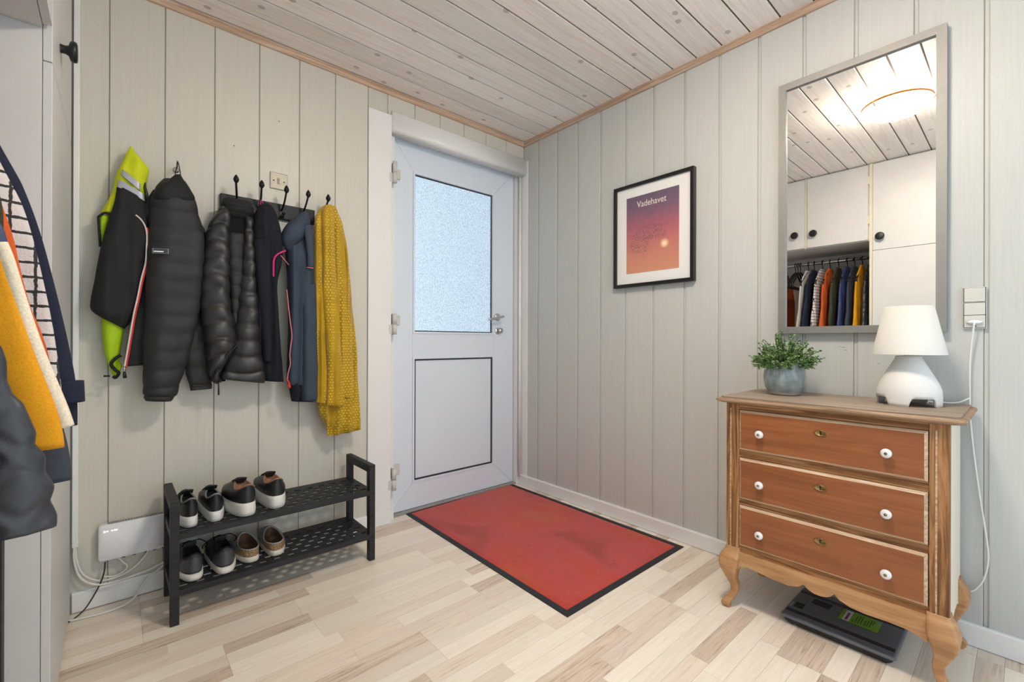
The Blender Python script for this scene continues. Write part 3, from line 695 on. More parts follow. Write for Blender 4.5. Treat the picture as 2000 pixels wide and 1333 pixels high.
# --- glossy down jacket
dj = thing('down_jacket', 'glossy black down jacket hanging open with a dark lining, on the coat rail end hook', 'jacket', (-1.7, -.09, .8))
drape([((440, 392), (488, 400), .03), ((428, 412), (494, 418), .04), ((412, 432), (495, 436), .045), ((403, 460), (496, 465), .05), ((398, 500), (496, 500), .05), ((394, 560), (500, 560), .05), ((392, 620), (503, 620), .05), ((396, 680), (505, 690), .045), ((404, 725), (450, 725), .035), ((418, 745), (440, 745), .02)], -.075, .05, 60, 40, ((.004, 60, 0, 3),), seed=8).build('lining', blk_inner, dj)
drape([((436, 388), (490, 396), .025), ((431, 398), (494, 408), .045), ((434, 412), (492, 420), .04), ((440, 424), (480, 430), .02)], -.1, .04, 24, 36, ((.004, 90, 0, 5),), (.02, .004, .002), seed=9).build('collar', blk_soft, dj)
drape([((430, 405), (450, 410), .03), ((413, 430), (448, 436), .045), ((402, 455), (446, 462), .055), ((396, 500), (446, 505), .06), ((390, 550), (447, 555), .062), ((389, 600), (450, 598), .062), ((394, 640), (458, 632), .062), ((399, 670), (462, 662), .06), ((402, 700), (462, 676), .055), ((405, 725), (448, 698), .045), ((412, 742), (430, 728), .03), ((420, 749), (432, 746), .018)], -.105, .05, 120, 40, ((.004, 50, 0, 3),), (.066, .016, -.03), seed=10).build('front_panel', blk_puff2, dj)
drape([((478, 420), (494, 430), .02), ((474, 470), (494, 470), .035), ((468, 530), (498, 530), .045), ((462, 580), (501, 580), .05), ((456, 640), (506, 640), .055), ((446, 690), (511, 692), .055), ((436, 720), (515, 725), .05), ((430, 736), (516, 745), .04), ((431, 741), (515, 749), .025)], -.11, .05, 110, 40, ((.003, 60, 0, 3),), (.066, .015, .016), seed=11).build('front_panel', blk_puff2, dj)
drape([((446, 455), (478, 458), .02), ((444, 500), (476, 505), .03), ((446, 540), (474, 545), .035), ((448, 570), (470, 575), .035), ((450, 610), (466, 605), .03), ((456, 640), (462, 640), .02)], -.112, .03, 60, 28, (), (.055, .01, .006), seed=12).build('inner_pocket', blk_puff, dj)
MB().tube(smooth_path([front(462, 676, -.165), front(446, 692, -.16), front(430, 712, -.155), front(420, 735, -.14), front(424, 749, -.135), front(432, 742, -.14)], 6), .0035, 8).build('zip', M['black_plastic'], dj)
MB().tube([front(427, 750, -.138), front(427, 760, -.138), front(427, 772, -.138)], [.002, .003, .0032], 8).build('zip_pull', M['black_plastic'], dj)
# --- navy fleece with magenta binding
nf = thing('fleece_jacket', 'black-navy fleece jacket with magenta neck binding, second on the coat rail', 'jacket', (-1.6, -.09, .8))
drape([((508, 397), (518, 397), .015), ((502, 408), (530, 404), .03), ((495, 425), (538, 420), .045), ((491, 450), (545, 445), .055), ((489, 480), (549, 475), .058), ((488, 520), (548, 515), .058), ((489, 570), (540, 560), .055), ((493, 630), (543, 630), .055), ((500, 690), (548, 690), .05), ((508, 730), (552, 730), .045), ((514, 744), (553, 746), .03)], -.095, .05, 80, 48, ((.011, 85, .3, 4), (.004, 190, 0, -3)), seed=13).build('body', navy_knit, nf)
drape([((494, 470), (530, 470), .03), ((498, 540), (528, 540), .04), ((504, 610), (526, 610), .04), ((509, 670), (528, 670), .038), ((511, 690), (529, 690), .034), ((512, 705), (528, 706), .03)], -.13, .04, 50, 28, ((.004, 90, 0, 3),), seed=14).build('sleeve', navy_knit, nf)
MB().tube(smooth_path([front(534, 541, -.165), front(534, 522, -.167), front(535, 507, -.167), front(541, 498, -.166), front(550, 493, -.164), front(558, 490, -.16)], 6), .0042, 8).build('binding', magenta, nf)
MB().tube(smooth_path([front(509, 400, -.12), front(510, 391, -.09), front(514, 398, -.12)], 5), .002, 6).build('hanging_loop', magenta, nf)
# --- slate softshell
ss = thing('softshell_jacket', 'slate blue softshell jacket with pink zip, beside the mustard scarf', 'jacket', (-1.46, -.09, .7))
drape([((576, 438), (602, 430), .02), ((560, 470), (608, 465), .045), ((558, 500), (611, 500), .055), ((561, 540), (613, 540), .055), ((562, 580), (614, 580), .055), ((563, 640), (616, 640), .055), ((561, 700), (617, 700), .05), ((560, 740), (618, 740), .045), ((563, 752), (618, 752), .04)], -.095, .05, 80, 44, ((.008, 95, 0, 2), (.003, 200, 0, 0)), seed=15).build('body', slate, ss)
drape([((563, 748), (600, 748), .04), ((566, 765), (606, 765), .04), ((569, 784), (612, 785), .03)], -.09, .04, 16, 36, seed=16).build('hem', navy_knit, ss)
drape([((587, 560), (616, 555), .03), ((587, 620), (617, 620), .04), ((587, 700), (618, 700), .042), ((587, 750), (618, 750), .042), ((588, 775), (618, 777), .038), ((590, 783), (617, 784), .03)], -.125, .04, 50, 32, ((.003, 90, 0, 2),), seed=17).build('sleeve', slate, ss)
drape([((588, 415), (597, 415), .02), ((576, 424), (602, 422), .035), ((560, 438), (605, 438), .05), ((550, 456), (600, 452), .055), ((549, 472), (592, 465), .05), ((556, 484), (580, 478), .03), ((562, 490), (570, 488), .015)], -.12, .05, 36, 40, ((.005, 80, 0, 6),), seed=18).build('hood', slate, ss)
drape([((592, 440), (608, 440), .012), ((596, 470), (612, 468), .014), ((599, 500), (613, 498), .014), ((600, 522), (613, 523), .012)], -.165, .012, 24, 20, wob=.002, seed=19).build('collar_flap', slate, ss)
MB().tube([front(599.5, 522.5, -.178), front(612, 524, -.178)], .0022, 6).build('flap_piping', pink, ss)
MB().tube(smooth_path([front(548, 499, -.168), front(556, 508, -.166), front(564, 518, -.16)], 5), .0018, 6).build('hood_piping', pink, ss)
MB().tube(smooth_path([front(a, b, -.152) for a, b in ((560, 566), (562, 585), (564, 605), (567, 630), (570, 655), (568, 675), (566, 694), (567, 711), (563, 728), (561, 743))], 6), .0024, 6).build('zip', pink, ss)
MB().tube(smooth_path([front(561, 742, -.155), front(565, 750, -.157), front(566, 758, -.157), front(562, 752, -.157)], 4), .004, 8).build('zip_pull', red, ss)
# --- mustard scarf with woven dots
t = NT('mustard_velvet_dots'); v = t.coord((1, 1, 1)); sep = t.n('ShaderNodeSeparateXYZ'); t.l(v, sep.inputs[0])
zr = t.math('MULTIPLY', sep.outputs[2], 78); fz = t.math('FRACT', zr); od = t.math('MULTIPLY', t.math('FLOOR', t.math('MODULO', t.math('ABSOLUTE', zr), 2)), .5)
fx_ = t.math('FRACT', t.math('ADD', t.math('MULTIPLY', sep.outputs[0], 78), od))
dd = t.math('SQRT', t.math('ADD', t.math('POWER', t.math('MULTIPLY', t.math('SUBTRACT', fx_, .5), 1.0), 2), t.math('POWER', t.math('MULTIPLY', t.math('SUBTRACT', fz, .5), 1.5), 2)))
dot = t.math('LESS_THAN', dd, .25); patch = t.noise(t.coord((1, 1, .06)), 34, 2); dot = t.math('MULTIPLY', dot, t.ramp(patch, [(.46, (0, 0, 0, 1)), (.52, (1, 1, 1, 1))]))
c = t.mix(t.ramp(t.noise(v, 12, 3), [(.3, S(168, 130, 10)), (.7, S(190, 150, 14))]), S(226, 208, 90), dot)
t.set(c, .6, 0, .3); t.b.inputs['Sheen Weight'].default_value = .5; t.b.inputs['Sheen Roughness'].default_value = .4; t.bump(t.math('ADD', dot, t.noise(v, 600, 2)), .35, .002); M['scarf'] = t.m
sc = thing('scarf', 'mustard yellow velvet scarf with woven dots hanging from the last hook', 'scarf', (-1.3, -.1, .55))
for rows_, yc_, sd_ in (([((632, 402), (644, 402), .012), ((621, 412), (640, 414), .018), ((614, 436), (634, 440), .02), ((612, 490), (632, 490), .02), ((613, 560), (634, 560), .02), ((616, 640), (638, 640), .02), ((618, 720), (640, 722), .02), ((617, 765), (640, 768), .02), ((615, 785), (638, 790), .012)], -.118, 20),
                        ([((634, 401), (648, 401), .014), ((628, 414), (650, 414), .022), ((628, 440), (652, 440), .024), ((630, 500), (654, 500), .024), ((630, 580), (658, 580), .024), ((636, 660), (664, 660), .024), ((640, 730), (668, 730), .024), ((638, 780), (671, 784), .022), ((638, 792), (668, 796), .012)], -.138, 22),
                        ([((644, 403), (655, 404), .012), ((646, 420), (660, 420), .018), ((648, 450), (667, 450), .02), ((650, 510), (674, 510), .02), ((654, 590), (680, 590), .02), ((660, 670), (686, 670), .02), ((662, 740), (690, 740), .02), ((664, 775), (690, 778), .012)], -.118, 23)):
    drape(rows_, yc_, .02, 90, 40, ((.005, 170, sd_, 3), (.003, 330, 1, -4)), wob=.005, seed=sd_).build('front_fold', M['scarf'], sc)
drape([((640, 408), (656, 408), .015), ((640, 440), (668, 440), .028), ((640, 500), (677, 500), .032), ((636, 580), (686, 580), .034), ((632, 680), (695, 680), .034), ((624, 760), (699, 760), .034), ((622, 800), (701, 803), .032), ((632, 826), (702, 828), .028), ((638, 838), (699, 840), .02), ((640, 852), (650, 851), .01)], -.085, .032, 110, 64, ((.014, 115, 2, -2), (.007, 230, 0, 4)), wob=.006, seed=21).build('back_fall', M['scarf'], sc)

# ================================================================== SWITCH ON THE DOOR WALL
ws = thing('light_switch', 'brushed metal light switch above the coat rail', 'light switch', (-1.527, 0, 1.67))
MB().box((-1.564, -.006, 1.669), (-1.491, 0, 1.743), .002).build('plate', M['brushed'], ws)
MB().box((-1.534, -.009, 1.694), (-1.524, -.005, 1.718), .001).build('rocker', plain('switch_grey', (140, 136, 124), .4), ws)
for x in (-1.549, -1.506): MB().lathe([(0, -.0015), (.003, -.0012), (.003, .001)], (x, -.006, 1.706), 10, 'Y').build('screw', M['black_metal'], ws)
for px, py in ((545, 237), (457, 285)):
    p_ = atY(px, py, 0); MB().lathe([(0, -.0015), (.0022, -.001), (.0022, .002)], (p_.x, 0, p_.z), 8, 'Y').build('nail', M['black_metal'], wl)

# ================================================================== TEXT
def text_mesh(body, size, m, name, parent, origin, ux, uy, align='CENTER', thick=.0004, sx=1.0):
    cu = bpy.data.curves.new(name, 'FONT'); cu.body = body; cu.size = size; cu.align_x = align; cu.align_y = 'CENTER'; cu.extrude = thick/2
    tmp = bpy.data.objects.new('tmp', cu); col.objects.link(tmp); bpy.context.view_layer.update()
    me = bpy.data.meshes.new_from_object(tmp.evaluated_get(bpy.context.evaluated_depsgraph_get()))
    bpy.data.objects.remove(tmp); bpy.data.curves.remove(cu)
    ux, uy = Vector(ux).normalized(), Vector(uy).normalized(); un = ux.cross(uy); pl = worldloc(parent)
    for v_ in me.vertices: v_.co = Vector(origin)+ux*v_.co.x*sx+uy*v_.co.y+un*v_.co.z-pl
    me.materials.clear(); me.materials.append(m); me.name = name
    o = bpy.data.objects.new(name, me); col.objects.link(o); o.parent = parent; return o
# ================================================================== FRAMED POSTER
PY0, PY1, PZa, PZb = -.759, -1.2155, 1.270, 1.8165
pf = thing('framed_poster', 'black framed sunset poster titled Vadehavet on the boarded wall', 'picture', (0, -.987, PZa))
fw = .017
for nm, lo, hi in (('frame_bar', (PY1, PZa), (PY1+fw, PZb)), ('frame_bar', (PY0-fw, PZa), (PY0, PZb)), ('frame_bar', (PY1+fw, PZa), (PY0-fw, PZa+fw)), ('frame_bar', (PY1+fw, PZb-fw), (PY0-fw, PZb))):
    MB().box((-.03, lo[0], lo[1]), (-.002, hi[0], hi[1]), .001).build(nm, plain('black_frame_lacquer', (20, 20, 22), .35), pf)
MB().box((-.018, PY1+fw, PZa+fw), (-.004, PY0-fw, PZb-fw)).build('mount', plain('white_mount', (236, 234, 230), .7, nz=.01), pf)
t = NT('sunset_print'); tc = t.n('ShaderNodeTexCoord'); sep = t.n('ShaderNodeSeparateXYZ'); t.l(tc.outputs['Generated'], sep.inputs[0])
gz = t.math('ADD', sep.outputs[2], t.math('MULTIPLY', t.math('SUBTRACT', t.noise(t.coord((1, 2, 6)), 6, 4), .5), .16))
t.set(t.ramp(gz, [(.0, S(206, 134, 92)), (.22, S(200, 118, 90)), (.42, S(186, 88, 90)), (.6, S(160, 66, 88)), (.78, S(112, 56, 92)), (1.0, S(78, 48, 88))]), .5); M['print'] = t.m
qy0, qy1, qz0, qz1 = -.836, -1.137, 1.342, 1.747
pr_ = MB().box((-.0195, qy1, qz0), (-.0178, qy0, qz1)).build('print', M['print'], pf)
cream = plain('print_cream', (232, 220, 206), .6); dk = plain('print_ink', (66, 24, 48), .8)
text_mesh('Vadehavet', .047, cream, 'title', pf, (-.0197, -.985, 1.700), (0, -1, 0), (0, 0, 1), sx=.86)
rg = random.Random(11); fb = MB()
def bird(y_, z_, s_): fb.add([(-.0201, y_-s_, z_+s_*.5), (-.0201, y_, z_+s_*.15), (-.0201, y_+s_, z_+s_*.6), (-.0201, y_, z_-s_*.6)], [(0, 1, 3), (1, 2, 3)])
n_ = 0
while n_ < 640:
    a = rg.uniform(-1, 1); b = rg.uniform(-1, 1)
    if a*a+b*b > 1: continue
    y_ = -.962+a*.1-b*.03; z_ = 1.515+b*.075
    if b < -.1 and a < -.1+b*.2 : continue
    bird(y_, z_, rg.uniform(.0019, .0032)); n_ += 1
for i in range(40): bird(rg.gauss(-1.115, .012), rg.gauss(1.44, .01), .0012)
fbo = fb.build('bird_flock', dk, pf); fbo['kind'] = 'stuff'
for r_, h_, cc in ((.026, .0002, (206, 126, 98)), (.0235, .0003, (211, 138, 104)), (.021, .0004, (216, 152, 114)), (.0185, .0005, (221, 166, 124)), (.016, .0006, (227, 182, 138)), (.013, .0007, (233, 200, 156)), (.0095, .0008, (239, 218, 180))):
    MB().lathe([(r_, 0), (0, -.0001)], (-.0196-h_, -1.06, 1.474), 28, 'X').build('sun_print', plain('sun_tone', cc, .6), pf)
glz = NT('picture_glass'); glz.set((1, 1, 1, 1), .02, 0, .5, Alpha=.04)
MB().box((-.0225, PY1+fw, PZa+fw), (-.0215, PY0-fw, PZb-fw)).build('glazing', glz.m, pf)

# ================================================================== MIRROR
MY0, MY1, MZ0, MZ1 = -1.580, -2.084, 1.014, 2.036; mw = .027
mi = thing('wall_mirror', 'tall wall mirror with brushed aluminium frame over the dresser', 'mirror', (0, -1.832, MZ0))
def bar(poly, name): MB().prism(poly, 'X', -.030, -.006).build(name, M['alu'], mi)
bar([(MY0, MZ0), (MY0, MZ1), (MY0-mw, MZ1-mw), (MY0-mw, MZ0+mw)], 'frame_bar'); bar([(MY1, MZ0), (MY1+mw, MZ0+mw), (MY1+mw, MZ1-mw), (MY1, MZ1)], 'frame_bar')
bar([(MY0, MZ1), (MY1, MZ1), (MY1+mw, MZ1-mw), (MY0-mw, MZ1-mw)], 'frame_bar'); bar([(MY0, MZ0), (MY0-mw, MZ0+mw), (MY1+mw, MZ0+mw), (MY1, MZ0)], 'frame_bar')
MB().box((-.020, MY1+mw, MZ0+mw), (-.006, MY0-mw, MZ1-mw)).build('mirror_glass', M['mirror'], mi)
MB().box((-.006, MY1+.02, MZ0+.02), (-.0005, MY0-.02, MZ1-.02)).build('backing', M['black_plastic'], mi)

# ================================================================== SOCKET PANEL
so_ = thing('switch_and_socket', 'light grey double switch and socket panel beside the mirror', 'switch', (0, -2.147, 1.03))
MB().box((-.010, -2.174, 1.024), (0, -2.120, 1.158), .002).build('base', M['grey_plastic'], so_)
for z0, z1, nm in ((1.1105, 1.155, 'rocker'), (1.068, 1.1065, 'rocker'), (1.028, 1.0665, 'socket_plate')):
    MB().box((-.0095, -2.1725, z0-.001), (-.0103, -2.1215, z1+.001)).build('joint', M['gasket'], so_)
    MB().box((-.013, -2.171, z0), (-.0095, -2.123, z1), .0012).build(nm, M['grey_plastic'], so_)
MB().lathe([(0, -.001), (.0018, -.001), (.0018, .001)], (-.013, -2.150, 1.032), 8, 'X').build('socket_hole', M['black_plastic'], so_)
lc = thing('lamp_cable', 'white lamp cable with flat plug running down behind the dresser', 'cable', (-.01, -2.14, .18))
pl_ = []
for k in range(17):
    u = -1+k/8; hh = .006*(1-abs(u)**2.2)+.0015; pl_.append([V(-.0135, -2.147+u*.019, 1.045-hh), V(-.0135, -2.147+u*.019, 1.045+hh), V(-.022, -2.147+u*.0175, 1.045+hh*.8), V(-.022, -2.147+u*.0175, 1.045-hh*.8)])
MB().rings(pl_).build('plug', M['white_plastic'], lc)
MB().tube(smooth_path([(-.022, -2.147, 1.043), (-.026, -2.146, 1.03), (-.02, -2.140, .97), (-.016, -2.1365, .90), (-.012, -2.1365, .80), (-.010, -2.137, .74), (-.009, -2.146, .62), (-.009, -2.160, .48), (-.009, -2.174, .36), (-.009, -2.178, .29), (-.01, -2.168, .225), (-.012, -2.146, .182), (-.015, -2.12, .17)], 8), .0028, 8).build('cord', M['cable_white'], lc)

# ================================================================== DRESSER
oak = [(.30, S(84, 50, 26)), (.46, S(128, 84, 46)), (.58, S(168, 120, 76)), (.75, S(196, 158, 116))]
M['post_wood'] = wood('worn_pine_posts', oak, 'Z', 16, 3.0, rings=0, rough=.55, bump=.3)
M['rail_wood'] = wood('worn_pine_rails', oak, 'Y', 26, 3, rough=.55, bump=.3)
M['top_wood'] = wood('grey_worn_top', [(.3, S(122, 104, 88)), (.55, S(158, 142, 126)), (.8, S(184, 172, 158))], 'Y', 24, 2.6, rough=.6, bump=.25)
M['edge_wood'] = wood('top_edge_wood', [(.3, S(110, 82, 58)), (.6, S(164, 134, 106)), (.8, S(196, 172, 146))], 'Y', 20, 3, rough=.5)
M['drawer_wood'] = wood('reddish_drawer_veneer', [(.28, S(128, 76, 44)), (.55, S(148, 90, 54)), (.8, S(162, 104, 66))], 'Y', 14, 2.2, rough=.36, bump=.06, var=.04)
M['leg_wood'] = wood('golden_leg_wood', [(.28, S(150, 108, 70)), (.55, S(188, 142, 98)), (.8, S(206, 164, 122))], 'Y', 7, 3.2, rough=.45, bump=.1, var=.03)
M['drawer_edge'] = wood('pale_drawer_edge', [(.3, S(160, 122, 90)), (.5, S(190, 160, 130)), (.7, S(214, 196, 174))], 'Y', 20, 4, rough=.5)
M['side_white'] = wood('cream_painted_side', [(.3, S(214, 202, 182)), (.7, S(228, 219, 202))], 'Z', 20, 3, rough=.5, bump=.1)
DXF, DXB, DYa, DYb = -.382, -.024, -1.523, -2.120; ZB, ZT = .216, .756
dr = thing('dresser', 'small antique wooden dresser with three reddish drawers and curved legs under the mirror', 'dresser', (-.2, -1.82, 0))
MB().box((DXF+.02, DYb+.004, ZB), (DXB, DYb+.02, ZT)).build('side_panel', M['side_white'], dr)
MB().box((DXF+.02, DYa-.02, ZB), (DXB, DYa-.004, ZT)).build('side_panel', M['side_white'], dr)
MB().box((DXB-.008, DYb+.02, ZB), (DXB, DYa-.02, ZT)).build('back_panel', M['rail_wood'], dr)
MB().box((DXF+.02, DYb+.02, ZB), (DXB-.01, DYa-.02, ZB+.012)).build('bottom_board', M['rail_wood'], dr)
for ya, yb in ((DYa, -1.567), (-2.078, DYb)):
    po = MB().box((DXF, yb, ZB), (DXF+.03, ya, ZT), .003); pob = po.build('corner_post', M['post_wood'], dr)
    ym = (ya+yb)/2; MB().box((DXF-.0015, ym-.002+.006, ZB+.01), (DXF+.001, ym+.002+.006, ZT-.02)).build('inlay_line', M['drawer_edge'], pob)
for z0, z1 in ((.732, ZT), (.560, .588), (.388, .4105), (ZB, .240)):
    MB().box((DXF+.004, -2.078, z0), (DXF+.03, -1.567, z1), .001).build('rail', M['rail_wood'], dr)
for i, (z0, z1, zk, ze) in enumerate(((.589, .731, .656, .687), (.4115, .559, .479, .511), (.241, .387, .304, .340))):
    d = thing('drawer', None, None, V(DXF, -1.8225, z0)-worldloc(dr)); d.parent = dr
    ya, yb = -1.569, -2.076; b = .0075
    MB().box((DXF-.006, yb+b, z0+b), (DXF+.012, ya-b, z1-b), .0006).build('drawer_front', M['drawer_wood'], d)
    # sloping worn edge round the front
    o_ = [(ya, z0), (ya, z1), (yb, z1), (yb, z0)]; i_ = [(ya-b, z0+b), (ya-b, z1-b), (yb+b, z1-b), (yb+b, z0+b)]
    MB().rings([[V(DXF+.008, *p) for p in o_], [V(DXF+.001, *p) for p in o_], [V(DXF-.006, *p) for p in i_], [V(DXF+.008, *p) for p in i_]], False, False, True, True).build('drawer_edge', M['drawer_edge'], d)
    if i == 0: pass
    MB().box((DXF+.012, yb+.01, z0+.01), (DXB-.012, ya-.01, z1-.02)).build('drawer_box', M['rail_wood'], d)
for i, (z0, z1, zk, ze) in enumerate(((.589, .731, .656, .687), (.4115, .559, .479, .511), (.241, .387, .304, .340))):
    for yk in (-1.643, -1.988):
        k_ = MB().lathe([(.005, 0), (.0055, -.006), (.010, -.009), (.0135, -.014), (.0135, -.018), (.010, -.0215), (0, -.0225)], (DXF-.006, yk, zk), 22, 'X').build('knob', M['white_plastic'], dr)
        MB().lathe([(.004, -.022), (.0042, -.024), (.0025, -.026), (0, -.0262)], (DXF-.006, yk, zk), 12, 'X').build('knob_screw', M['brass'], k_)
    n = 28; oval = []
    for k in range(n):
        a = 2*PI*k/n; oval.append((-1.822+.0175*math.cos(a)*(1+.05*math.cos(4*a)), ze+.0095*math.sin(a)))
    def rx(x, s_): return [V(x, -1.822+(p[0]+1.822)*s_, ze+(p[1]-ze)*s_) for p in oval]
    es = MB().rings([rx(DXF-.006, 1), rx(DXF-.009, 1), rx(DXF-.0095, .86), rx(DXF-.0075, .78), rx(DXF-.0075, .05)], True, True).build('escutcheon', M['brass'], dr)
    MB().box((DXF-.0082, -1.8235, ze-.006), (DXF-.0074, -1.8205, ze+.004)).lathe([(0, -.0008), (.003, -.0008), (.003, 0)], (DXF-.0074, -1.822, ze+.003), 10, 'X').build('keyhole', M['black_plastic'], es)
# top with moulded edge and canted corners
TXF, TYa, TYb = -.408, -1.488, -2.155
def topring(ins, z):
    c_ = .016
    return [V(-.020, TYa-ins, z), V(TXF+ins+c_, TYa-ins, z), V(TXF+ins, TYa-ins-c_, z), V(TXF+ins, TYb+ins+c_, z), V(TXF+ins+c_, TYb+ins, z), V(-.020, TYb+ins, z)]
MB().rings([topring(.012, .756), topring(.006, .758), topring(.001, .762), topring(0, .766), topring(.002, .770), topring(.008, .7725), topring(.014, .773)], True, False).build('top_moulding', M['edge_wood'], dr)
MB().rings([topring(.0145, .7725), topring(.0145, .7775), topring(.016, .7785)], True, False).build('top_board', M['top_wood'], dr)
# cabriole legs
def cab_leg(px, py, sx, sy, m):
    # px,py outer corner of the carcass; sx,sy point outward
    st = [(.228, .0, .050), (.215, .004, .054), (.195, .015, .065), (.170, .020, .068), (.140, .014, .054), (.110, .001, .036), (.085, -.010, .029), (.060, -.012, .025), (.042, -.004, .026), (.026, .008, .029), (.014, .012, .028), (.006, .008, .024), (.0, .003, .018)]
    P = [V(a, b, c_) for a, b, c_ in st]; rs = []
    for k in range(49):
        q_ = cat(P, k/48*(len(P)-1)); z, o_, w_ = q_.x, q_.y, q_.z
        cx_ = px+sx*o_; cy_ = py+sy*o_                      # outer corner position at this height
        rr_ = w_*.16; ring = []
        x0, x1 = sorted((cx_, cx_-sx*w_)); y0, y1 = sorted((cy_, cy_-sy*w_))
        for cx2, cy2, a0 in ((x1-rr_, y1-rr_, 0), (x0+rr_, y1-rr_, 90), (x0+rr_, y0+rr_, 180), (x1-rr_, y0+rr_, 270)):
            for j in range(4): a = math.radians(a0+30*j); ring.append(V(cx2+rr_*math.cos(a), cy2+rr_*math.sin(a), max(z, 0)))
        rs.append(ring)
    return MB().rings(rs).build('leg', m, dr)
cab_leg(DXF-.002, DYa+.002, -1, 1, M['leg_wood']); cab_leg(DXF-.002, DYb-.002, -1, -1, M['leg_wood'])
cab_leg(-.040, DYa+.002, 1, 1, M['leg_wood']); cab_leg(-.040, DYb-.002, 1, -1, M['leg_wood'])
# scalloped aprons
ap = [(-1.567, .150), (-1.575, .163), (-1.59, .170), (-1.63, .168), (-1.68, .161), (-1.73, .160), (-1.758, .167), (-1.775, .182), (-1.786, .171), (-1.803, .164), (-1.82, .163), (-1.838, .167), (-1.850, .174), (-1.859, .186), (-1.872, .172), (-1.90, .162), (-1.94, .158), (-1.99, .160), (-2.03, .158), (-2.055, .152), (-2.066, .147), (-2.076, .140)]
pts = [(-1.567, ZB)]+[p for p in ap]+[(-2.076, ZB)]
aps = []
for x in (DXF-.004, DXF+.016): aps.append([V(x, *p) for p in pts])
MB().rings(aps, True, False).build('apron', M['leg_wood'], dr)
aside = [(DXF+.045, .14), (DXF+.06, .158), (DXF+.1, .168), (DXF+.2, .172), (DXF+.27, .166), (DXF+.30, .15)]
for yy in (DYb+.004, DYa-.02):
    MB().prism([(DXF+.04, ZB)]+aside+[(DXF+.31, ZB)], 'Y', yy, yy+.016).build('apron', M['side_white'], dr)

# ================================================================== POT PLANT
pp = thing('potted_plant', 'small green bushy plant in a round grey glazed pot on the dresser', 'potted plant', (-.175, -1.650, .7785))
pc_ = V(-.175, -1.650, .7785)
t = NT('grey_blue_glaze'); v = t.coord(); f = t.noise(v, 22, 4, .6); t.set(t.ramp(f, [(.3, S(112, 122, 122)), (.55, S(140, 152, 154)), (.75, S(156, 166, 166))]), .16, 0, .6); M['glaze'] = t.m
MB().lathe([(0, .0), (.040, 0), (.046, .003), (.0545, .012)], pc_, 40).build('pot_foot', plain('bare_clay', (186, 182, 176), .6), pp)
MB().lathe([(.0545, .012), (.064, .028), (.0695, .05), (.0705, .07), (.0685, .09), (.0625, .113), (.0595, .1225), (.0575, .124), (.056, .1215), (.060, .105), (.064, .08), (.055, .06)], pc_, 48).build('pot', M['glaze'], pp)
MB().lathe([(.0605, .1), (.02, .108), (0, .11)], pc_, 24).build('soil', plain('dark_soil', (44, 36, 28), .9, nz=.4, scale=200), pp)
t = NT('small_leaf'); oi = t.noise(t.coord(), 60, 2); t.set(t.ramp(oi, [(.3, S(52, 84, 38)), (.5, S(94, 130, 68)), (.66, S(140, 160, 110)), (.75, S(196, 200, 176))]), .5, 0, .4); M['leaf'] = t.m
fo = MB(); stm_ = MB(); rg = random.Random(21)
for s_ in range(260):
    th = rg.uniform(0, 2*PI); ph = math.acos(rg.uniform(.0, 1))**1.0; Ls = rg.uniform(.05, .098)*(1.0+.04*math.cos(ph))
    d = V(math.sin(ph)*math.cos(th)*1.0, math.sin(ph)*math.sin(th)*1.0, math.cos(ph)*1.22+.18)
    b0 = pc_+V(d.x*.03, d.y*.03, .108); pts_ = [b0+d*Ls*u+V(0, 0, -.02*u*u*math.sin(ph)) for u in (0, .33, .66, 1)]
    for p in pts_:
        rel = p-pc_; 
    stm_.tube(pts_, .0008, 4, False)
    for k in range(24):
        u = rg.uniform(.25, 1.02); p = b0+d*Ls*u+V(0, 0, -.02*u*u*math.sin(ph))
        dl = V(rg.gauss(0, 1), rg.gauss(0, 1), rg.gauss(.2, 1)).normalized(); sd = dl.cross(V(rg.gauss(0, 1), rg.gauss(0, 1), rg.gauss(0, 1))).normalized(); l_ = rg.uniform(.006, .0105); w2 = l_*.42
        if p.z < pc_.z+.118 and (p-pc_).xy.length < .066: continue
        up_ = dl.cross(sd)*l_*.12
        fo.add([p, p+dl*l_*.5+sd*w2+up_, p+dl*l_, p+dl*l_*.5-sd*w2+up_], [(0, 1, 2), (0, 2, 3)])
fo_ = fo.build('foliage', M['leaf'], pp); fo_['kind'] = 'stuff'
st_ = stm_.build('stems', plain('green_stem', (70, 84, 44), .7), pp); st_['kind'] = 'stuff'

# ================================================================== TABLE LAMP
lm = thing('table_lamp', 'white table lamp with footed ceramic base and tapered shade on the dresser', 'lamp', (-.165, -2.006, .7785))
lcn = V(-.165, -2.006, .7785)
prof = [(.076, .03), (.0815, .034), (.0805, .045), (.074, .066), (.062, .092), (.049, .118), (.040, .135), (.034, .148), (.0325, .153), (.028, .155)]
n = 96
def zlow(a):
    f_ = (a/(2*PI)*4+.12) % 1.0; d_ = abs(f_-.5)
    return .026*(1 if d_ < .24 else max(0, 1-(d_-.24)/.05))
rs = []
outr = [(.0805, 0), (.0812, .012), (.0815, .026), (.0812, .036), (.080, .05), (.0745, .068), (.062, .095), (.049, .120), (.040, .137), (.034, .149), (.0325, .156), (.028, .158), (.0, .158)]
inr = [(.0, .12), (.04, .11), (.068, .06), (.074, .036), (.0745, .026), (.0745, .012), (.0745, 0)]
for r_, h_ in outr+inr: 
    rs.append([V(r_*math.cos(2*PI*k/n), r_*math.sin(2*PI*k/n), max(h_, zlow(2*PI*k/n)))+lcn for k in range(n)])
MB().rings(rs, False, True, True, True).build('base', plain('matt_white_ceramic', (222, 220, 216), .55, nz=.02, scale=90, bump=.05), lm)
MB().lathe([(.012, .155), (.012, .20), (.02, .205), (.02, .24), (0, .24)], lcn, 16).build('lamp_holder', M['white_plastic'], lm)
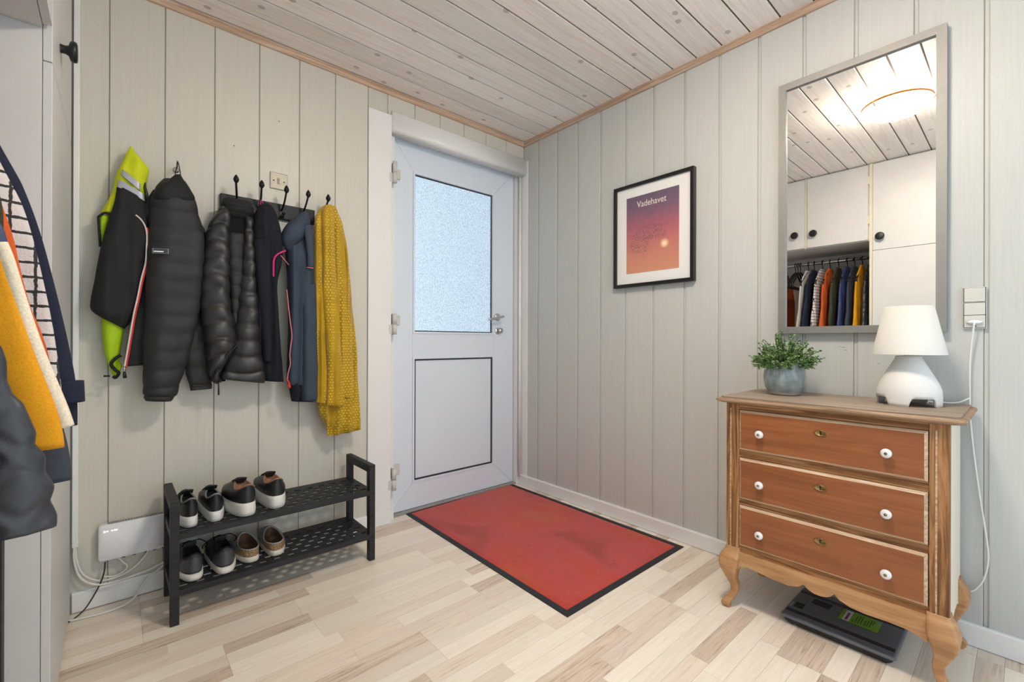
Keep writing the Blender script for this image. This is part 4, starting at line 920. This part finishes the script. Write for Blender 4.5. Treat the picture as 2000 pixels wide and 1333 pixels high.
t = NT('lamp_shade_fabric'); v = t.coord(); f = t.noise(v, 500, 2); t.set(t.ramp(f, [(.3, S(212, 209, 202)), (.7, S(222, 219, 213))]), .8); t.b.inputs['Transmission Weight'].default_value = 0; t.bump(f, .1, .0005)
MB().lathe([(.0935, .162), (.0615, .316), (.0605, .316), (.0925, .162)], lcn, 64).build('shade', t.m, lm)
rg_ = MB().lathe([(.0605, .312), (.058, .312), (.058, .314)], lcn, 48)
for k in range(3): a = 2*PI*k/3; rg_.tube([lcn+V(.0, 0, .24), lcn+V(.059*math.cos(a), .059*math.sin(a), .30)], .0012, 6)
rg_.build('shade_ring', M['white_plastic'], lm)
MB().tube(smooth_path([lcn+V(.072, -.02, .006), lcn+V(.11, -.05, .004), lcn+V(.135, -.10, .004), (-.012, -2.1365, .8)], 8), .0028, 8).build('cord', M['cable_white'], lc)

# ================================================================== BATHROOM SCALE
bs = thing('bathroom_scale', 'dark grey bathroom scale with green label lying under the dresser', 'scale', (-.21, -1.845, 0))
sx0, sx1, sy0, sy1 = -.338, -.083, -2.000, -1.690
t = plain('dark_grey_scale', (98, 101, 108), .32, nz=.05); tg_ = plain('scale_groove', (48, 40, 48), .4)
def scr(ins, z): return [V(p[0], p[1], z) for p in rrect(sx0+ins, sx1-ins, sy0+ins, sy1-ins, .012)]
MB().rings([scr(.014, .004), scr(.008, .012), scr(.006, .024)], True, False).build('base', M['black_plastic'], bs)
MB().rings([scr(.0, .0245), scr(0, .030), scr(.004, .0335), scr(.008, .0345)], True, True).build('platform', t, bs)
for x in (-.292, -.128): MB().box((x-.012, sy0+.006, .0343), (x+.008, sy1-.006, .0352), .0003).build('tread_strip', tg_, bs)
MB().box((-.262, -1.735, .0343), (-.222, -1.708, .0351)).build('display', M['black_plastic'], bs)
MB().box((-.262+.07, -1.80, .0343), (-.222+.07, -1.745, .0349)).build('display', M['gasket'], bs)
for i in range(3): MB().lathe([(.003, .0343), (.003, .0352), (0, .0353)], (-.262+i*.014, -1.700, 0), 10).build('contact', M['chrome'], bs)
for x in (sx0+.03, sx1-.03):
    for y_ in (sy0+.03, sy1-.03): MB().lathe([(0, 0), (.012, 0), (.012, .005), (0, .006)], (x, y_, 0), 14).build('foot', M['black_plastic'], bs)
grn = plain('green_label', (120, 176, 44), .5, nz=.02); 
tq = [V(-.150, -1.834, .0353), V(-.150, -1.938, .0353), V(-.226, -1.938, .0353), V(-.226, -1.834, .0353)]
lt = MB().box((-.228, -1.940, .0352), (-.146, -1.833, .0358), .0004).build('label', grn, bs)
MB().box((-.226, -1.862, .0357), (-.148, -1.843, .0361)).build('label_band', plain('label_white', (222, 216, 226), .5), lt)
prp = plain('label_purple', (112, 66, 120), .5); ink = plain('label_ink', (56, 92, 30), .5)
MB().box((-.220, -1.856, .0360), (-.165, -1.849, .0363)).build('label_print', prp, lt)
for i, (y_, a, b) in enumerate(((-1.870, -.200, -.222), (-1.877, -.168, -.216), (-1.884, -.160, -.216), (-1.891, -.158, -.212), (-1.901, -.176, -.216), (-1.908, -.170, -.214), (-1.915, -.160, -.214), (-1.921, -.158, -.19))):
    MB().box((b, y_-.0014, .0357), (a, y_+.0014, .0360)).build('label_print', ink, lt)
MB().box((-.176, -1.937, .0357), (-.154, -1.928, .0360)).build('label_print', plain('label_logo', (150, 160, 150), .5), lt)
MB().tube([(-.185, -1.833, .036), (-.182, -1.82, .037)], .001, 6).build('label_string', grn, lt)

for px, py, w_ in ((1648, 679, .012), (1652, 684, .008), (1716, 711, .007), (1640, 677, .004)):
    p_ = atX(px, py, 0); MB().box((-.0006, p_.y-w_/2, p_.z-.0006), (.0005, p_.y+w_/2, p_.z+.0006)).build('scuff_mark', M['gasket'], wr)

# ================================================================== CEILING LAMP
cl = thing('ceiling_lamp', 'glowing round alabaster glass bowl lamp on the pine ceiling', 'ceiling lamp', (-1.15, -1.79, 2.215))
cc = V(-1.15, -1.79, 0)
t = NT('lit_alabaster_glass'); f = t.noise(t.coord(), 14, 4, .6, 1.5); t.set((.95, .92, .85, 1), .3)
t.l(t.ramp(f, [(.3, (1.0, .87, .71, 1)), (.7, (1.0, .94, .83, 1))]), t.b.inputs['Emission Color']); t.b.inputs['Emission Strength'].default_value = 70.0
bw = [(0, 2.212), (.03, 2.2125), (.06, 2.216), (.09, 2.223), (.115, 2.233), (.135, 2.246), (.148, 2.259), (.152, 2.268), (.149, 2.271), (.140, 2.262), (.1, 2.236), (.04, 2.222), (0, 2.2205)]
MB().lathe(bw, cc, 48).build('glass_bowl', t.m, cl)
cop = plain('copper_ring', (176, 100, 48), .4, .6)
MB().lathe([(.144, 2.274), (.1535, 2.272), (.1555, 2.279), (.1535, 2.286), (.144, 2.284)], cc, 48).build('mount_ring', cop, cl)
hub = MB().lathe([(0, 2.300), (.03, 2.300), (.034, 2.305), (.034, 2.325)], cc, 24)
for k in range(3):
    a = 2*PI*k/3+.5; d = V(math.cos(a), math.sin(a), 0); hub.tube([cc+d*.03+V(0, 0, 2.312), cc+d*.10+V(0, 0, 2.305), cc+d*.150+V(0, 0, 2.28)], .004, 6)
hub.build('ceiling_mount', cop, cl)
for k in range(3):
    a = 2*PI*k/3+.5; d = V(math.cos(a), math.sin(a), 0)
    MB().tube(smooth_path([cc+d*.141+V(0, 0, 2.28), cc+d*.154+V(0, 0, 2.272), cc+d*.1535+V(0, 0, 2.262), cc+d*.143+V(0, 0, 2.252)], 4), .004, 8).build('clip', M['brass'], cl)

# ================================================================== WARDROBE WALL
WX = -2.205; DTH = .018; CXF = WX-DTH; BK = -2.775; N0, N1 = -.66, -1.485
def carcass(name, label, y0, y1, z0, z1, cat_='cabinet'):
    r = thing(name, label, cat_, ((CXF+BK)/2, (y0+y1)/2, z0)); tk = .018
    for a, b in (((BK, y0, z0), (CXF, y0+tk, z1)), ((BK, y1-tk, z0), (CXF, y1, z1))): MB().box(a, b).build('side_panel', M['cab_white'], r)
    for za, zb in ((z0, z0+tk), (z1-tk, z1)): MB().box((BK, y0+tk, za), (CXF, y1-tk, zb)).build('shelf_panel', M['cab_white'], r)
    MB().box((BK, y0+tk, z0+tk), (BK+.006, y1-tk, z1-tk)).build('back_panel', M['cab_white'], r)
    return r
def cdoor(r, y0, y1, z0, z1, knob=None, parent=None):
    d = MB().box((CXF+.001, y0+.002, z0+.0015), (WX, y1-.002, z1-.0015), .0015).build('door', M['cab_white'], r)
    if knob:
        ky, kz = knob
        MB().lathe([(.012, 0), (.011, .010), (.014, .017), (.026, .021), (.0285, .028), (.027, .034), (.021, .036), (0, .036)], (WX, ky, kz), 24, 'X').build('knob', M['black_plastic'], d)
    return d
SEAM = 1.667
tc1 = carcass('wardrobe', 'tall white wardrobe with two doors between the clothes niche and the boarded wall', N0, -.028, 0, CEIL-.003)
cdoor(tc1, N0, -.024, SEAM, CEIL-.012, (-.46, 1.80)); cdoor(tc1, N0, -.024, .01, SEAM)
tc2 = carcass('wardrobe', 'tall white wardrobe with two doors on the far side of the hanging clothes', -2.30, N1, 0, CEIL-.003)
cdoor(tc2, -2.28, N1-.014, SEAM, CEIL-.012, (N1-.062, 1.765)); cdoor(tc2, -2.28, N1-.014, .01, SEAM)
for y0, y1 in ((N1-.014, N1+.004),): MB().box((CXF, y0, .0), (CXF+.012, y1, CEIL-.003)).build('edge_strip', M['cab_edge'], tc2)
uc = carcass('top_cabinet', 'white top cabinet with two small doors above the hanging clothes', N1+.004, N0-.002, 1.745, CEIL-.003)
mid = -1.066
cdoor(uc, mid+.008, N0-.006, 1.750, CEIL-.012, (mid+.075, 1.862)); cdoor(uc, N1+.010, mid-.008, 1.750, CEIL-.012, (mid-.058, 1.858))
MB().box((CXF, mid-.008, 1.748), (CXF+.010, mid+.008, CEIL-.006)).build('centre_strip', M['cab_edge'], uc)
for z in (1.9, 2.2): MB().box((WX-.004, N1+.002, z-.03), (WX+.003, N1+.012, z+.03)).build('door_hinge', M['cab_edge'], uc)
struct(MB().box((BK, N1+.003, .0), (BK+.008, N0-.002, 1.744)).build('wall_back', M['cab_white'], None), 'back of the clothes niche')
rl = thing('clothes_rail', 'chrome clothes rail across the wardrobe niche', 'rail', (-2.50, (N0+N1)/2, 1.655))
MB().tube([(-2.50, N0-.001, 1.66), (-2.50, -1.07, 1.66), (-2.50, N1+.001, 1.66)], .0125, 16).build('tube', M['chrome'], rl)
for y_ in (N0-.006, N1+.001): MB().lathe([(.024, 0), (.024, .005), (0, .005)], (-2.50, y_, 1.66), 18, 'Y').build('bracket', M['chrome'], rl)

# ---- hangers and clothes on the rail
RX = -2.50
def hanger(y_, label, group, tilt=0.0, wide=.2):
    h = thing('clothes_hanger', label, 'hanger', (RX, y_, 1.675), group)
    hk = [V(RX, y_, 1.590), V(RX, y_, 1.63), V(RX+.020, y_, 1.645), V(RX+.0185, y_, 1.668), V(RX, y_, 1.6795), V(RX-.017, y_, 1.672), V(RX-.02, y_, 1.662)]
    MB().tube(smooth_path(hk, 5), .0032, 8).build('hook', M['black_metal'], h)
    sh2 = [V(RX, y_, 1.592), V(RX+.05, y_, 1.578), V(RX+.13, y_, 1.53), V(RX+wide, y_, 1.48), V(RX+wide+.004, y_, 1.462), V(RX+wide-.012, y_, 1.452), V(RX, y_, 1.452), V(RX-wide+.012, y_, 1.452), V(RX-wide-.004, y_, 1.462), V(RX-wide, y_, 1.48), V(RX-.13, y_, 1.53), V(RX-.05, y_, 1.578), V(RX, y_, 1.592)]
    MB().tube(smooth_path(sh2, 4), .0075, 8).build('hanger_frame', M['black_plastic'], h)
    return h
for i, y_ in enumerate((-.905, -.925, -.945)): hanger(y_, 'empty black plastic hanger on the wardrobe rail', 'empty hangers on the rail')
def hung(name, label, y_, edge, zb, m, th=.03, px=True, quilt=None, cuff=None, seed=0, hem=None, folds=((.006, 60, 0, 3),), parts=(), backedge=.2, lab_h=None):
    """garment hanging across the rail: front edge traced in the plane y=y_, real thickness along y"""
    r = thing(name, label, 'garment', (RX, y_, zb))
    E = [V(RX+.045, 0, 1.600), V(RX+.09, 0, 1.580), V(RX+.16, 0, 1.530), V(RX+.215, 0, 1.47)]
    ed = [atY(a, b, y_) for a, b in edge]; ed = [V(p.x, 0, p.z) for p in ed if p.z < 1.45]
    E = E+ed; E = [p for p in E if p.z > zb+.01]; xe = E[-1].x; E.append(V(xe, 0, zb))
    NV = 90 if not quilt else 200; NU = 44 if not quilt else 150; rs = []
    zt = E[0].z
    def front_x(z):
        for a, b in zip(E, E[1:]):
            if a.z >= z-1e-6 >= b.z-2e-6: break
        f_ = (a.z-z)/max(1e-6, a.z-b.z); return lerp(a.x, b.x, min(1, max(0, f_)))
    for k in range(NV+1):
        z = lerp(zt, zb, k/NV)
        xf = sum(front_x(min(zt, max(zb, z+dz_*.008))) for dz_ in range(-5, 6))/11
        xb = max(BK+.012, 2*RX-xf+.0); tt = th*.8*min(1, .45+(zt-z)*2.2)
        ring = []
        for i in range(NU):
            an = 2*PI*i/NU; ca, sa = math.cos(an), math.sin(an); ux = math.copysign(abs(ca)**.6, ca); uy = math.copysign(abs(sa)**.75, sa)
            x = (xf+xb)/2+(xf-xb)/2*ux; dep = tt*uy
            for amp, fq, ph, dr_ in folds: dep += amp*math.sin(fq*x+ph+dr_*(zt-z))*abs(uy)*min(1, (zt-z)*3)
            if quilt:
                w_ = abs(math.sin(PI*((zt-z)+quilt[2]*x)/quilt[0])); w2 = abs(math.sin(PI*((zt-z)-quilt[2]*x)/quilt[0])) if len(quilt) > 3 else 1; w_ = min(1, 1.5*w_); w2 = min(1, 1.5*w2)
                dep += math.copysign(quilt[1]*(w_*w2-.6)*abs(uy), uy); x += ux*quilt[1]*.6*(w_*w2-.6)*(1 if ux > 0 else 0)
            dep += .004*noise.noise(V(x*14+seed*5, z*9, seed))
            ring.append(V(max(x, BK+.01), y_+dep, z))
        rs.append(ring)
    mb_ = MB().rings(rs); mb_.build('body', m, r)
    for nm, ca_, cb_, m2, x2, grow in parts:
        # a band of the sleeve edge between two pixel points: cuff / edge trim
        pa, pb = atY(*ca_, y_), atY(*cb_, y_); wd = x2
        rr2 = []
        for k in range(13):
            q_ = k/12; c_ = pa.lerp(pb, q_); g_ = grow
            rr2.append([V(c_.x-wd+wd*(.5+.5*math.copysign(abs(math.cos(2*PI*i/24))**.6, math.cos(2*PI*i/24)))+g_*math.cos(2*PI*i/24), y_+(th+g_)*math.copysign(abs(math.sin(2*PI*i/24))**.7, math.sin(2*PI*i/24)), c_.z) for i in range(24)])
        MB().rings(rr2).build(nm, m2, r)
    if lab_h: hanger(y_, 'black hanger inside the %s on the wardrobe rail' % lab_h, 'hangers inside garments on the rail')
    return r
navy_wool = fabric('navy_wool', (32, 36, 56), .85, 500, .08, .25); offw = fabric('off_white_cotton', (206, 204, 200), .85, 600, .05, .2)
t = NT('white_wool_black_check'); v = t.coord(); sep = t.n('ShaderNodeSeparateXYZ'); t.l(v, sep.inputs[0]); nzz = t.math('MULTIPLY', t.math('SUBTRACT', t.noise(v, 90, 3, .7), .5), .18)
lz = t.math('LESS_THAN', t.math('ABSOLUTE', t.math('SUBTRACT', t.math('FRACT', t.math('ADD', t.math('MULTIPLY', sep.outputs[2], 40), nzz)), .5)), .09)
lx = t.math('LESS_THAN', t.math('ABSOLUTE', t.math('SUBTRACT', t.math('FRACT', t.math('ADD', t.math('MULTIPLY', sep.outputs[0], 34), nzz)), .5)), .07)
t.set(t.mix(S(208, 200, 198), S(48, 46, 48), t.math('MAXIMUM', lz, lx)), .9); t.bump(t.noise(v, 300, 3), .5, .003); M['check'] = t.m
orange = fabric('orange_fleece', (206, 92, 40), .85); mustard = fabric('mustard_yellow_wool', (212, 146, 20), .85, 500, .06, .25); teddy = fabric('cream_teddy', (226, 214, 190), .95, 300, .08, .6)
olive = fabric('olive_parka', (58, 58, 42), .75); blueq = fabric('blue_quilted_nylon', (52, 64, 104), .5, 1000, .1, .2, spec=.5); charcoal = fabric('charcoal_knit', (60, 64, 74), .9, 400, .1, .4)
darkq = fabric('dark_slate_quilted_nylon', (44, 47, 54), .38, 1000, .1, .2, spec=.6); greyh = fabric('heather_grey', (132, 130, 130), .9)
def chain(z): return []
hung('shirt', 'off-white shirt at the end of the hanging clothes nearest the empty hangers', -1.005, [(0, 330), (60, 470), (100, 620), (125, 760)], .78, offw, .018, seed=31, lab_h='off-white shirt')
hung('coat', 'navy wool coat with turned-up cuff hanging beside the wardrobe panel', -1.05, [(0, 296), (22, 312), (48, 370), (75, 440), (100, 530), (120, 610), (138, 690), (148, 745), (152, 760)], .815, navy_wool, .024, seed=32,
     parts=(('cuff', (159, 744), (161, 784), navy_wool, .075, .004),), lab_h='navy wool coat')
hung('jacket', 'white wool jacket with black check hanging next to the navy coat', -1.11, [(0, 328), (18, 346), (36, 378), (52, 420), (70, 485), (86, 555), (101, 625), (112, 690), (119, 750), (124, 785)], .80, M['check'], .022, seed=33, lab_h='checked wool jacket')
hung('fleece', 'orange fleece top hanging between the checked jacket and the olive parka', -1.165, [(0, 400), (20, 430), (38, 520), (55, 590), (75, 645), (98, 668)], .93, orange, .02, seed=34, lab_h='orange fleece')
hung('parka', 'olive green hooded parka hanging in the wardrobe niche', -1.225, [(0, 385), (14, 400), (12, 440), (0, 470)], .72, olive, .026, seed=35, lab_h='olive parka')
hung('quilted_coat', 'blue quilted coat hanging between the parka and the charcoal jumper', -1.285, [(0, 430), (12, 470), (36, 560), (60, 640)], .75, blueq, .022, quilt=(.05, .006, 0), seed=36, lab_h='blue quilted coat')
hung('jumper', 'charcoal jumper with heather grey shoulders hanging beside the yellow cardigan', -1.335, [(0, 480), (24, 545), (50, 620), (78, 700), (105, 770), (126, 842), (141, 905), (142, 922)], .775, charcoal, .022, seed=37, parts=(), lab_h='charcoal jumper')
yl = hung('cardigan', 'mustard yellow cardigan with cream fleece edge among the hanging clothes', -1.385, [(0, 500), (20, 555), (45, 630), (70, 700), (92, 750), (116, 808), (128, 838)], .832, mustard, .022, seed=38, lab_h='mustard cardigan')
ed = [(0, 475), (14, 510), (34, 575), (54, 635), (76, 695), (97, 745), (120, 800), (132, 834)]
MB().tube(smooth_path([atY(a-2, b, -1.378) for a, b in ed], 5), .0085, 10).build('fleece_edge', teddy, yl)
hung('quilted_jacket', 'dark slate diamond-quilted jacket hanging nearest the tall end wardrobe', -1.44, [(0, 690), (28, 757), (56, 828), (84, 880), (104, 925), (107, 940)], .742, darkq, .026, quilt=(.085, .010, .9, 1), seed=39, lab_h='dark quilted jacket')
oj = hung('rain_jacket', 'orange rain jacket hanging at the inner end of the rail', -.78, [(60, 420), (80, 560)], .85, fabric('burnt_orange_nylon', (196, 84, 24), .6), .05, seed=40)
oj.location.x -= .12
# ---- black wooden rack under the clothes
br = thing('storage_rack', 'black wooden rack standing under the hanging clothes', 'rack', (-2.45, -1.07, 0))
for xa in (-2.305, -2.64):
    for ya in (-.73, -1.44): MB().box((xa, ya, 0), (xa+.028, ya+.035, .55), .002).build('post', M['black_wood'], br)
for ya in (-.73, -1.44): MB().box((-2.612, ya+.004, .515), (-2.30, ya+.03, .55), .002).build('handle_rail', M['black_wood'], br)
for z in (.14, .36):
    for i in range(5): MB().box((-2.605+i*.066, -1.405, z), (-2.565+i*.066, -.73, z+.018), .001).build('slat', M['black_wood'], br)
for o in list(bpy.data.objects):
    if o.type == 'MESH' and o.parent is None and 'kind' not in o and 'label' not in o: print('UNLABELLED', o.name)
